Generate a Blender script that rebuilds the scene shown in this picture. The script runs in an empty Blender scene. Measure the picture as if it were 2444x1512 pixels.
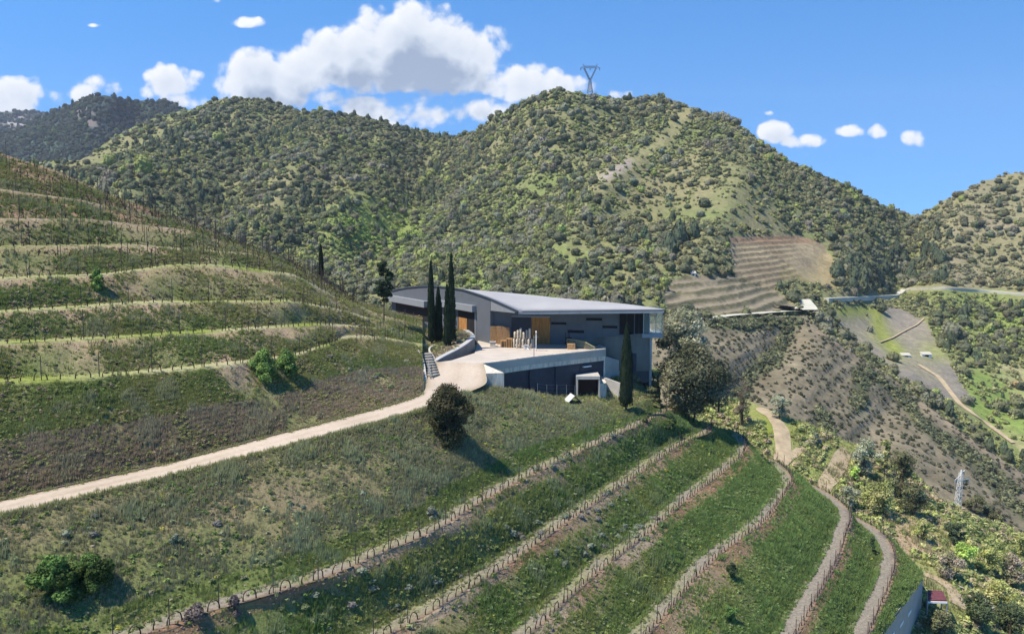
import bpy, bmesh, math, random
import numpy as np
from mathutils import Vector
from mathutils.bvhtree import BVHTree

random.seed(7)
rng = np.random.default_rng(11)
SC = bpy.context.scene
COL = SC.collection

# ------------------------------------------------------------------ camera, light, sky, exposure
F = 2100.0; CX = 1222.0; CY = 756.0; PITCH = math.atan(221.0 / F)
CZ = 60.0
cam_d = bpy.data.cameras.new('camera')
cam = bpy.data.objects.new('camera', cam_d); COL.objects.link(cam)
cam.location = (0, 0, CZ)
cam.rotation_euler = (math.radians(90) - PITCH, 0, 0)
cam_d.sensor_width = 36.0; cam_d.lens = 36.0 * F / 2444.0
cam_d.clip_start = 0.5; cam_d.clip_end = 20000
SC.camera = cam

SUN_EL = math.radians(60)
SUN_AZ = math.radians(-110)          # measured from +Y (view direction) towards +X; sun stands to the left, a little beyond
sun_dir = Vector((math.sin(SUN_AZ) * math.cos(SUN_EL), math.cos(SUN_AZ) * math.cos(SUN_EL), math.sin(SUN_EL)))
sl = bpy.data.lights.new('sun', 'SUN'); sl.energy = 3.4; sl.angle = math.radians(0.5); sl.color = (1.0, 0.90, 0.74)
sun = bpy.data.objects.new('sun', sl); COL.objects.link(sun)
sun.rotation_euler = sun_dir.to_track_quat('Z', 'Y').to_euler()
sun.location = (0, 0, 300)

SC.view_settings.view_transform = 'Standard'; SC.view_settings.look = 'None'
SC.view_settings.gamma = 1.0; SC.view_settings.use_curve_mapping = False
SC.view_settings.exposure = 1.18
SC.cycles.use_denoising = True
SC.cycles.max_bounces = 6; SC.cycles.diffuse_bounces = 2; SC.cycles.glossy_bounces = 2
SC.cycles.transmission_bounces = 4; SC.cycles.transparent_max_bounces = 6; SC.cycles.volume_bounces = 0


def ray(x, y):
    """direction (any length) of the photo position x, y (photo counted as 2444 x 1512)"""
    xc = (x - CX) / F; yc = -(y - CY) / F
    s, c = math.sin(PITCH), math.cos(PITCH)
    return np.array([xc, c + yc * s, -s + yc * c])


def pD(x, y, D):
    r = ray(x, y); t = D / r[1]
    return np.array([r[0] * t, D, CZ + r[2] * t])


def pZ(x, y, z):
    r = ray(x, y); t = z / r[2]
    return np.array([r[0] * t, r[1] * t, CZ + z])


def proj(P):
    P = np.atleast_2d(P)
    s, c = math.sin(PITCH), math.cos(PITCH)
    X = P[:, 0]; Y = P[:, 1]; Z = P[:, 2] - CZ
    d = Y * c - Z * s
    u = Y * s + Z * c
    d = np.where(d < 0.5, 0.5, d)
    return np.stack([CX + F * X / d, CY - F * u / d], 1)


# ---- world
def build_world():
    w = bpy.data.worlds.new('World'); SC.world = w; w.use_nodes = True
    nt = w.node_tree; nt.nodes.clear()
    N = nt.nodes.new; L = nt.links.new
    out = N('ShaderNodeOutputWorld'); bg = N('ShaderNodeBackground')
    L(bg.outputs[0], out.inputs[0])
    tc = N('ShaderNodeTexCoord')
    sky = N('ShaderNodeTexSky'); sky.sky_type = 'NISHITA'; sky.sun_disc = False
    sky.sun_elevation = SUN_EL; sky.sun_rotation = SUN_AZ
    sky.air_density = 1.0; sky.dust_density = 0.0; sky.ozone_density = 3.0; sky.altitude = 500
    # look a little higher into the same sky so that the low band keeps its deep blue
    va = N('ShaderNodeVectorMath'); va.operation = 'ADD'; va.inputs[1].default_value = (0, 0, 0.22)
    vn = N('ShaderNodeVectorMath'); vn.operation = 'NORMALIZE'
    L(tc.outputs['Generated'], va.inputs[0]); L(va.outputs[0], vn.inputs[0]); L(vn.outputs[0], sky.inputs[0])
    hs = N('ShaderNodeHueSaturation'); hs.inputs['Saturation'].default_value = 1.34; hs.inputs['Value'].default_value = 0.69
    L(sky.outputs[0], hs.inputs['Color'])

    def math_node(tree, op, a, b=None, clamp=False):
        n = tree.nodes.new('ShaderNodeMath'); n.operation = op; n.use_clamp = clamp
        for i, v in enumerate((a, b)):
            if v is None: continue
            if isinstance(v, (int, float)): n.inputs[i].default_value = v
            else: tree.links.new(v, n.inputs[i])
        return n.outputs[0]

    # cloud positions as azimuth / elevation tangents
    def ae(x, y):
        r = ray(x, y); return r[0] / r[1], r[2] / r[1]
    g = bpy.data.node_groups.new('cloud_density', 'ShaderNodeTree')
    g.interface.new_socket(name='V', in_out='INPUT', socket_type='NodeSocketVector')
    g.interface.new_socket(name='Density', in_out='OUTPUT', socket_type='NodeSocketFloat')
    gi = g.nodes.new('NodeGroupInput'); go = g.nodes.new('NodeGroupOutput')
    blobs = [(985, 85, 190, 92, 1), (1095, 125, 130, 95, 1), (830, 120, 150, 78, 1), (735, 135, 110, 62, 1), (620, 180, 125, 85, 1),
             (700, 228, 150, 38, .85), (1110, 185, 130, 36, 1), (960, 175, 210, 40, .95),
             (1300, 205, 135, 55, .8), (1020, 268, 190, 50, .72), (1150, 262, 110, 42, .7), (800, 255, 110, 30, .62),
             (400, 195, 110, 42, .78), (450, 240, 85, 24, .62), (55, 232, 120, 60, .8), (228, 212, 90, 42, .85),
             (80, 162, 36, 20, .55), (148, 185, 20, 20, .5), (590, 55, 50, 18, .5), (640, 78, 28, 14, .45), (770, 20, 45, 18, .4),
             (1492, 224, 60, 20, .62), (1850, 318, 75, 38, .95), (1905, 338, 75, 30, .95),
             (2030, 312, 52, 22, .8), (2100, 314, 42, 28, .85), (2185, 328, 52, 30, .75), (1835, 270, 18, 9, .5), (220, 60, 30, 7, .45), (515, 2, 20, 8, .4)]
    acc = None
    blobs += [(880, 130, 240, 75, 1.25), (1000, 100, 170, 80, 1.3), (700, 180, 120, 60, 1.1), (1230, 190, 90, 50, .9), (1340, 215, 70, 45, .85), (1060, 150, 150, 80, 1), (900, 262, 160, 34, .75)]
    for (bx, by, rx, ry, k) in blobs:
        sc_ = 1.13 if rx > 80 else .92
        rx *= sc_; ry *= sc_
        a, e = ae(bx, by + (14 if 600 < bx < 1250 and by < 200 else 0))
        s1 = g.nodes.new('ShaderNodeVectorMath'); s1.operation = 'SUBTRACT'; s1.inputs[1].default_value = (a, e, 0)
        g.links.new(gi.outputs[0], s1.inputs[0])
        s2 = g.nodes.new('ShaderNodeVectorMath'); s2.operation = 'MULTIPLY'; s2.inputs[1].default_value = (F / rx, F / ry, 0)
        g.links.new(s1.outputs[0], s2.inputs[0])
        s3 = g.nodes.new('ShaderNodeVectorMath'); s3.operation = 'DOT_PRODUCT'
        g.links.new(s2.outputs[0], s3.inputs[0]); g.links.new(s2.outputs[0], s3.inputs[1])
        v = math_node(g, 'MULTIPLY_ADD', s3.outputs['Value'], -k)
        v.node.inputs[2].default_value = k
        acc = v if acc is None else math_node(g, 'MAXIMUM', acc, v)
    acc = math_node(g, 'MAXIMUM', acc, -0.9)
    n1 = g.nodes.new('ShaderNodeTexNoise'); n1.noise_dimensions = '3D'
    n1.inputs['Scale'].default_value = 15; n1.inputs['Detail'].default_value = 12; n1.inputs['Roughness'].default_value = 0.62
    n1.inputs['Distortion'].default_value = 0.25
    g.links.new(gi.outputs[0], n1.inputs['Vector'])
    n2 = g.nodes.new('ShaderNodeTexVoronoi'); n2.feature = 'F1'; n2.inputs['Scale'].default_value = 26
    n2.inputs['Detail'].default_value = 2.0; n2.inputs['Roughness'].default_value = 0.55
    g.links.new(gi.outputs[0], n2.inputs['Vector'])
    a = math_node(g, 'MULTIPLY_ADD', n1.outputs[0], 1.75); a.node.inputs[2].default_value = -0.86
    b = math_node(g, 'MULTIPLY_ADD', n2.outputs['Distance'], -0.62); b.node.inputs[2].default_value = 0.30
    s = math_node(g, 'ADD', a, b)
    t = math_node(g, 'ADD', acc, s)
    g.links.new(t, go.inputs[0])

    sep = N('ShaderNodeSeparateXYZ'); L(tc.outputs['Generated'], sep.inputs[0])
    yy = math_node(nt, 'MAXIMUM', sep.outputs[1], 0.05)
    ux = math_node(nt, 'DIVIDE', sep.outputs[0], yy); vz = math_node(nt, 'DIVIDE', sep.outputs[2], yy)
    comb = N('ShaderNodeCombineXYZ'); L(ux, comb.inputs[0]); L(vz, comb.inputs[1])

    def dens(off):
        o = N('ShaderNodeVectorMath'); o.operation = 'ADD'; o.inputs[1].default_value = off
        L(comb.outputs[0], o.inputs[0])
        gn = N('ShaderNodeGroup'); gn.node_tree = g; L(o.outputs[0], gn.inputs[0]); return gn.outputs[0]
    d0 = dens((0, 0, 0)); d1 = dens((-0.006, 0.009, 0)); d2 = dens((-0.006, 0.034, 0.0))
    al = N('ShaderNodeMapRange'); al.interpolation_type = 'SMOOTHSTEP'
    al.inputs['From Min'].default_value = 0.0; al.inputs['From Max'].default_value = 0.38
    L(d0, al.inputs['Value'])
    # thickness between the spot and the sun darkens the cloud
    m1 = N('ShaderNodeMapRange'); m1.inputs['From Min'].default_value = -0.1; m1.inputs['From Max'].default_value = 1.15
    m1.inputs['To Min'].default_value = 0; m1.inputs['To Max'].default_value = 0.6; L(d1, m1.inputs['Value'])
    m2 = N('ShaderNodeMapRange'); m2.inputs['From Min'].default_value = 0.3; m2.inputs['From Max'].default_value = 1.1
    m2.inputs['To Min'].default_value = 0; m2.inputs['To Max'].default_value = 0.85; L(d2, m2.inputs['Value'])
    sh = math_node(nt, 'ADD', m1.outputs[0], m2.outputs[0], clamp=True)
    cr = N('ShaderNodeValToRGB'); L(sh, cr.inputs[0])
    e = cr.color_ramp.elements
    e[0].position = 0.0; e[0].color = (1.0, 1.0, 1.0, 1)
    e[1].position = 1.0; e[1].color = (0.34, 0.41, 0.54, 1)
    el = cr.color_ramp.elements.new(0.45); el.color = (0.72, 0.77, 0.84, 1)
    sc2 = N('ShaderNodeVectorMath'); sc2.operation = 'SCALE'; sc2.inputs['Scale'].default_value = 3.25
    L(cr.outputs[0], sc2.inputs[0])
    mix = N('ShaderNodeMix'); mix.data_type = 'RGBA'
    front = math_node(nt, 'GREATER_THAN', sep.outputs[1], 0.1)
    alf = math_node(nt, 'MULTIPLY', al.outputs[0], front)
    alf = math_node(nt, 'MULTIPLY', alf, 0.96)
    L(alf, mix.inputs[0]); L(hs.outputs[0], mix.inputs[6]); L(sc2.outputs[0], mix.inputs[7])
    L(mix.outputs[2], bg.inputs[0]); bg.inputs[1].default_value = 0.15
    w.cycles.sampling_method = 'MANUAL'; w.cycles.sample_map_resolution = 256


build_world()

# ------------------------------------------------------------------ noise
def _hash(i, j, k, seed):
    h = (i.astype(np.int64) * 374761393 + j.astype(np.int64) * 668265263 + k.astype(np.int64) * 2147483647 + seed * 974634777) & 0xFFFFFFFF
    h = ((h ^ (h >> 13)) * 1274126177) & 0xFFFFFFFF
    return ((h ^ (h >> 16)) & 0xFFFF) / 65535.0


def vnoise(p, seed=0):
    p = np.asarray(p, float)
    if p.shape[1] == 2: p = np.concatenate([p, np.zeros((len(p), 1))], 1)
    i = np.floor(p).astype(np.int64); f = p - i; f = f * f * (3 - 2 * f)
    r = 0
    for dx in (0, 1):
        for dy in (0, 1):
            for dz in (0, 1):
                w = (f[:, 0] if dx else 1 - f[:, 0]) * (f[:, 1] if dy else 1 - f[:, 1]) * (f[:, 2] if dz else 1 - f[:, 2])
                r = r + w * _hash(i[:, 0] + dx, i[:, 1] + dy, i[:, 2] + dz, seed)
    return r


def fbm(p, scale, octv=4, seed=0, rough=0.5):
    p = np.asarray(p, float) / scale
    a = 1; t = 0; r = 0
    for o in range(octv):
        r = r + a * vnoise(p * 2 ** o + 17.3 * o, seed + o); t += a; a *= rough
    return r / t * 2 - 1


# ------------------------------------------------------------------ materials
MATS = {}


def principled(name):
    m = bpy.data.materials.new(name); m.use_nodes = True
    return m, m.node_tree, m.node_tree.nodes['Principled BSDF']


def mat_surface(name, color, rough=0.8, metallic=0.0, var=0.12, scale=1.0, bump=0.0, stain=None, spec=0.3, stretch=(1, 1, 1)):
    """procedural surface with noise variation; coordinates in metres"""
    if name in MATS: return MATS[name]
    m, nt, b = principled(name)
    N = nt.nodes.new; L = nt.links.new
    tc = N('ShaderNodeTexCoord'); mp = N('ShaderNodeMapping'); L(tc.outputs['Object'], mp.inputs[0]); mp.inputs['Scale'].default_value = stretch
    n = N('ShaderNodeTexNoise'); n.inputs['Scale'].default_value = scale; n.inputs['Detail'].default_value = 6; n.inputs['Roughness'].default_value = 0.62
    L(mp.outputs[0], n.inputs['Vector'])
    r = N('ShaderNodeValToRGB'); L(n.outputs[0], r.inputs[0])
    c = np.array(color)
    dk = c * (1 - var * 1.6); lt = np.minimum(c * (1 + var * 1.6), 1)
    if stain is not None: dk = np.array(stain)
    r.color_ramp.elements[0].position = 0.3; r.color_ramp.elements[0].color = (*dk, 1)
    r.color_ramp.elements[1].position = 0.72; r.color_ramp.elements[1].color = (*lt, 1)
    L(r.outputs[0], b.inputs['Base Color'])
    b.inputs['Roughness'].default_value = rough; b.inputs['Metallic'].default_value = metallic
    b.inputs['Specular IOR Level'].default_value = spec
    if bump:
        bp = N('ShaderNodeBump'); bp.inputs['Strength'].default_value = 0.6; bp.inputs['Distance'].default_value = bump
        L(n.outputs[0], bp.inputs['Height']); L(bp.outputs[0], b.inputs['Normal'])
    MATS[name] = m; return m


def mat_vcol(name, nscale=2.0, nvar=0.35, bump=0.05, rough=0.95, fine=9.0, translucent=0.0, sat=.85, val=1.6):
    if name in MATS: return MATS[name]
    m, nt, b = principled(name)
    N = nt.nodes.new; L = nt.links.new
    at = N('ShaderNodeAttribute'); at.attribute_name = 'Col'
    col = at.outputs['Color']
    if nvar > 0:
        tc = N('ShaderNodeTexCoord')
        n = N('ShaderNodeTexNoise'); n.inputs['Scale'].default_value = nscale; n.inputs['Detail'].default_value = 8; n.inputs['Roughness'].default_value = 0.7
        L(tc.outputs['Object'], n.inputs['Vector'])
        mr = N('ShaderNodeMapRange'); mr.inputs['From Min'].default_value = 0.3; mr.inputs['From Max'].default_value = 0.7
        mr.inputs['To Min'].default_value = 1 - nvar; mr.inputs['To Max'].default_value = 1 + nvar
        L(n.outputs[0], mr.inputs['Value'])
        sc = N('ShaderNodeVectorMath'); sc.operation = 'SCALE'; L(col, sc.inputs[0]); L(mr.outputs[0], sc.inputs['Scale'])
        col = sc.outputs[0]
        if bump:
            n2 = N('ShaderNodeTexNoise'); n2.inputs['Scale'].default_value = fine; n2.inputs['Detail'].default_value = 6
            L(tc.outputs['Object'], n2.inputs['Vector'])
            bp = N('ShaderNodeBump'); bp.inputs['Strength'].default_value = 0.8; bp.inputs['Distance'].default_value = bump
            L(n2.outputs[0], bp.inputs['Height']); L(bp.outputs[0], b.inputs['Normal'])
    if translucent > 0:
        hv = N('ShaderNodeHueSaturation'); hv.inputs['Hue'].default_value = .484; hv.inputs['Saturation'].default_value = sat; hv.inputs['Value'].default_value = val
        L(col, hv.inputs['Color']); col = hv.outputs[0]
    L(col, b.inputs['Base Color'])
    b.inputs['Roughness'].default_value = rough; b.inputs['Specular IOR Level'].default_value = 0.15
    if translucent > 0:
        out = nt.nodes['Material Output']
        tr = N('ShaderNodeBsdfTranslucent'); L(col, tr.inputs[0])
        mx = N('ShaderNodeMixShader'); mx.inputs[0].default_value = translucent
        L(b.outputs[0], mx.inputs[1]); L(tr.outputs[0], mx.inputs[2]); L(mx.outputs[0], out.inputs[0])
    MATS[name] = m; return m


# ------------------------------------------------------------------ object helpers
def tag(o, label=None, cat=None, group=None, kind=None):
    if label: o['label'] = label
    if cat: o['category'] = cat
    if group: o['group'] = group
    if kind: o['kind'] = kind
    return o


def np_mesh(name, V, FA, col=None, mat=None, smooth=False, mat_idx=None):
    V = np.asarray(V, np.float32); FA = np.asarray(FA, np.int32)
    k = FA.shape[1]
    me = bpy.data.meshes.new(name)
    me.vertices.add(len(V)); me.vertices.foreach_set('co', V.ravel())
    me.loops.add(FA.size); me.loops.foreach_set('vertex_index', FA.ravel())
    me.polygons.add(len(FA)); me.polygons.foreach_set('loop_start', np.arange(0, FA.size, k, dtype=np.int32))
    try: me.polygons.foreach_set('loop_total', np.full(len(FA), k, np.int32))
    except Exception: pass
    if smooth: me.polygons.foreach_set('use_smooth', np.ones(len(FA), bool))
    me.update(calc_edges=True)
    if col is not None:
        a = me.attributes.new('Col', 'FLOAT_COLOR', 'POINT')
        c4 = np.ones((len(V), 4), np.float32); c4[:, :3] = np.clip(col, 0, 1); a.data.foreach_set('color', c4.ravel())
    if mat: me.materials.append(mat)
    me.validate()
    return me


def link(name, me, parent=None, loc=None):
    o = bpy.data.objects.new(name, me); COL.objects.link(o)
    if parent: o.parent = parent
    if loc is not None: o.location = loc
    return o


def empty(name, loc, label=None, cat=None, group=None, rz=0):
    o = bpy.data.objects.new(name, None); COL.objects.link(o); o.location = Vector(loc); o.rotation_euler = (0, 0, rz)
    o.empty_display_size = 0.3
    return tag(o, label, cat, group)


class MB:
    """collects boxes, prisms, tubes into one mesh (world coordinates unless origin is given)"""
    def __init__(s): s.V = []; s.F = []
    def add(s, V, F_):
        n = len(s.V); s.V += [tuple(map(float, v)) for v in V]; s.F += [tuple(n + i for i in f) for f in F_]; return s
    def box(s, x0, x1, y0, y1, z0, z1):
        V = [(x, y, z) for z in (z0, z1) for y in (y0, y1) for x in (x0, x1)]
        return s.add(V, [(0, 2, 3, 1), (4, 5, 7, 6), (0, 1, 5, 4), (2, 6, 7, 3), (0, 4, 6, 2), (1, 3, 7, 5)])
    def bar(s, p, q, w, h=None, up=(0, 0, 1)):
        """box beam from p to q, width w, height h"""
        h = h or w
        p = Vector(p); q = Vector(q); d = (q - p).normalized(); u = Vector(up)
        if abs(d.dot(u)) > 0.97: u = Vector((1, 0, 0))
        r = d.cross(u).normalized(); u = r.cross(d)
        V = []
        for c in (p, q):
            for a, b in ((-1, -1), (1, -1), (1, 1), (-1, 1)): V.append(c + r * a * w / 2 + u * b * h / 2)
        return s.add(V, [(0, 1, 2, 3)[::-1], (4, 5, 6, 7), (0, 4, 5, 1)[::-1], (1, 5, 6, 2)[::-1], (2, 6, 7, 3)[::-1], (3, 7, 4, 0)[::-1]][0:6])
    def tube(s, pts, rad, n=6):
        pts = [Vector(p) for p in pts]
        if not hasattr(rad, '__len__'): rad = [rad] * len(pts)
        V = []; Fc = []
        for i, p in enumerate(pts):
            d = (pts[min(i + 1, len(pts) - 1)] - pts[max(i - 1, 0)]).normalized()
            u = Vector((0, 0, 1)) if abs(d.z) < 0.9 else Vector((1, 0, 0))
            r = d.cross(u).normalized(); u = r.cross(d)
            for k in range(n):
                a = 2 * math.pi * k / n; V.append(p + (r * math.cos(a) + u * math.sin(a)) * rad[i])
        for i in range(len(pts) - 1):
            for k in range(n):
                k2 = (k + 1) % n; Fc.append((i * n + k, i * n + k2, (i + 1) * n + k2, (i + 1) * n + k))
        Fc.append(tuple(range(n))[::-1]); Fc.append(tuple((len(pts) - 1) * n + k for k in range(n)))
        return s.add(V, Fc)
    def prism(s, poly, z0, z1):
        """poly: list of (x,y) counter-clockwise; z0/z1 numbers or lists"""
        n = len(poly)
        a = z0 if hasattr(z0, '__len__') else [z0] * n; b = z1 if hasattr(z1, '__len__') else [z1] * n
        V = [(p[0], p[1], a[i]) for i, p in enumerate(poly)] + [(p[0], p[1], b[i]) for i, p in enumerate(poly)]
        Fc = [tuple(range(n))[::-1], tuple(range(n, 2 * n))] + [(i, (i + 1) % n, n + (i + 1) % n, n + i) for i in range(n)]
        return s.add(V, Fc)
    def wall(s, line, zb, zt, thick):
        """vertical wall along plan polyline with thickness to the left; zb/zt lists"""
        n = len(line); L_ = []
        for i in range(n):
            a = Vector(line[max(i - 1, 0)][:2]); b = Vector(line[min(i + 1, n - 1)][:2]); d = (b - a).normalized()
            L_.append((line[i][0] - d.y * thick, line[i][1] + d.x * thick))
        zb = zb if hasattr(zb, '__len__') else [zb] * n; zt = zt if hasattr(zt, '__len__') else [zt] * n
        V = []
        for i in range(n):
            V += [(line[i][0], line[i][1], zb[i]), (line[i][0], line[i][1], zt[i]), (L_[i][0], L_[i][1], zt[i]), (L_[i][0], L_[i][1], zb[i])]
        Fc = []
        for i in range(n - 1):
            a = i * 4; b = a + 4
            Fc += [(a, b, b + 1, a + 1), (a + 1, b + 1, b + 2, a + 2), (a + 2, b + 2, b + 3, a + 3), (a + 3, b + 3, b, a)]
        Fc += [(0, 1, 2, 3), tuple((n - 1) * 4 + k for k in (3, 2, 1, 0))]
        return s.add(V, Fc)
    def build(s, name, mat, parent=None, bevel=0.0, smooth=False, org=None, tri=False):
        me = bpy.data.meshes.new(name)
        bm = bmesh.new()
        vs = [bm.verts.new(v) for v in s.V]
        for f in s.F:
            try: bm.faces.new([vs[i] for i in f])
            except ValueError: pass
        bmesh.ops.recalc_face_normals(bm, faces=bm.faces)
        if bevel:
            bmesh.ops.bevel(bm, geom=[e for e in bm.edges if e.is_manifold and e.calc_face_angle(0) > 0.5], offset=bevel, segments=1, affect='EDGES', clamp_overlap=True)
        if tri: bmesh.ops.triangulate(bm, faces=[f for f in bm.faces if len(f.verts) > 4])
        bm.to_mesh(me); bm.free()
        me.materials.append(mat)
        if smooth:
            for p in me.polygons: p.use_smooth = True
        o = link(name, me)
        if parent:
            o.parent = parent
            if parent.parent is None and org is None:       # mesh was built in world coordinates
                T = Vector(parent.location)
                from mathutils import Matrix
                M = (Matrix.Translation(T) @ Matrix.Rotation(parent.rotation_euler.z, 4, 'Z')).inverted()
                me.transform(M)
            elif org is None and parent.parent is not None:
                g = parent.parent
                from mathutils import Matrix
                M = (Matrix.Translation(Vector(g.location)) @ Matrix.Rotation(g.rotation_euler.z, 4, 'Z')).inverted()
                me.transform(M)
        return o


# ------------------------------------------------------------------ curves
def smooth_line(P, n, split=None):
    """Catmull-Rom through 3-D points, resampled to n by arc length; split=(key index, share) fixes the share of samples up to a key point"""
    P = np.array(P, float)
    Q = np.vstack([2 * P[0] - P[1], P, 2 * P[-1] - P[-2]])
    out = []; keys = []
    for i in range(1, len(Q) - 2):
        keys.append(len(out) and sum(len(o) for o in out))
        t = np.linspace(0, 1, 24, endpoint=False)[:, None]
        a, b, c, d = Q[i - 1], Q[i], Q[i + 1], Q[i + 2]
        out.append(0.5 * ((2 * b) + (-a + c) * t + (2 * a - 5 * b + 4 * c - d) * t ** 2 + (-a + 3 * b - 3 * c + d) * t ** 3))
    C = np.vstack(out + [Q[-2][None]])
    s = np.concatenate([[0], np.cumsum(np.linalg.norm(np.diff(C, axis=0), axis=1))])
    if split:
        ks = s[split[0] * 24]; n1 = int(n * split[1])
        q = np.concatenate([np.linspace(0, ks, n1, endpoint=False), np.linspace(ks, s[-1], n - n1)])
    else: q = np.linspace(0, s[-1], n)
    return np.stack([np.interp(q, s, C[:, k]) for k in range(3)], 1)


def grid_faces(r, c):
    i = np.arange(r - 1)[:, None] * c + np.arange(c - 1)[None]
    i = i.ravel()
    return np.stack([i, i + 1, i + c + 1, i + c], 1)


def side_offset(Lp, w):
    """plan offset to the left of the running direction"""
    d = np.gradient(Lp[:, :2], axis=0); d /= np.linalg.norm(d, axis=1)[:, None] + 1e-9
    O = Lp.copy(); O[:, 0] += -d[:, 1] * w; O[:, 1] += d[:, 0] * w
    return O


TERRAIN = []      # (V, F4, col, kind array per vertex)


def mix(a, b, t):
    t = np.asarray(t)[..., None]; return np.asarray(a) * (1 - t) + np.asarray(b) * t


# palettes (base colours)
SOIL = np.array([0.20, 0.155, 0.10]); SOIL_L = np.array([0.30, 0.24, 0.17]); REDSOIL = np.array([0.20, 0.115, 0.075])
GRAVEL = np.array([0.205, 0.185, 0.15]); GRASSY = np.array([0.115, 0.145, 0.045]); OLIVE = np.array([0.155, 0.155, 0.066])
GREEN = np.array([0.045, 0.10, 0.022]); YGREEN = np.array([0.19, 0.23, 0.045]); GREYG = np.array([0.15, 0.18, 0.12])

# ================================================================== NEAR SPUR WITH THE TERRACES
NS = 300


def ext(P0, P1, dist):
    d = (P0 - P1); d[2] *= 0.3; d /= np.linalg.norm(d); return P0 + d * dist


def row(pts, zfun, hidden):
    K = [pZ(x, y, zfun(i / (len(pts) - 1))) for i, (x, y) in enumerate(pts)]
    K = [ext(K[0].copy(), K[1].copy(), 22)] + K
    n = len(K)
    for (x, y, z) in hidden: K.append(np.array([x, y, CZ + z]))
    return smooth_line(K, NS, split=(n - 1, 0.88))


lin = lambda a, b: (lambda t: a + (b - a) * t)
rowA = row([(330, 1512), (500, 1455), (640, 1415), (781, 1371), (904, 1318), (1045, 1258), (1150, 1184 + 8), (1291, 1118), (1400, 1068), (1480, 1031), (1551, 1000)], lin(-24.3, -24), [(20, 113, -24.3), (21.5, 119, -25), (20, 126, -26)])
rowB = row([(930, 1508), (1052, 1441), (1200, 1350), (1344, 1248), (1488, 1152), (1590, 1080), (1640, 1050), (1685, 1033)], lin(-28, -26.7), [(27.2, 118, -27.3), (27.4, 123, -28), (24, 130, -29)])
rowC = row([(1273, 1501), (1414, 1371), (1537, 1276), (1622, 1202), (1707, 1137), (1758, 1097), (1775, 1075), (1779, 1056), (1754, 1031)], lin(-30.3, -29), [(28, 127, -29.4), (24, 134, -30)])
rowD = row([(1545, 1507), (1623, 1420), (1657, 1377), (1717, 1319), (1768, 1282), (1825, 1238), (1879, 1164), (1886, 1137)], lin(-33, -32), [(36.2, 117, -32.3), (35.5, 122, -32.8), (33, 129, -33.5), (28, 137, -34)])
rowE = row([(1903, 1502), (1960, 1400), (2001, 1323), (2017, 1272), (2026, 1222)], lin(-36.8, -35.8), [(42.6, 117, -36.2), (40.5, 126, -37), (36, 136, -38)])
rowF = row([(2072, 1508), (2095, 1454), (2122, 1390), (2134, 1340), (2122, 1296), (2095, 1265), (2058, 1243)], lin(-39, -38.5), [(44.3, 121, -39), (43, 129, -40), (40, 138, -41)])
wallT = row([(2112, 1508), (2162, 1438), (2203, 1376), (2184, 1358), (2176, 1343)], lin(-40.2, -40.8), [(49.5, 119, -41.5), (47.5, 128, -43), (45, 140, -44)])
# crest above the bank: lower edge of the road, then the rim of the winery yard
_c = [(0, 1230, 55.9), (211, 1182, 60), (422, 1131, 64.5), (640, 1076, 70), (850, 1022, 76.0), (1008, 977, 83.6), (1060, 955, 88), (1110, 938, 93), (1160, 923, 98), (1250, 934, 102), (1330, 955, 105), (1400, 958, 108.5), (1480, 964, 111.5), (1545, 955, 115)]
_k = [pD(*c) for c in _c]
_k = [ext(_k[0].copy(), _k[1].copy(), 20)] + _k
crest = smooth_line(_k + [np.array([18.6, 121, CZ - 24]), np.array([17, 128, CZ - 25])], NS, split=(len(_k) - 1, 0.88))
_rl = [pD(*c) for c in _c[:9]]


def bank(top, bot, n, seed, amp=0.16, first=0.0):
    R = []
    for i in range(n + 1):
        t = i / n
        P = top * (1 - t) + bot * t
        P[:, 2] += 0.35 * math.sin(math.pi * t) * 0.6
        R.append(P)
    return R


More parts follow.
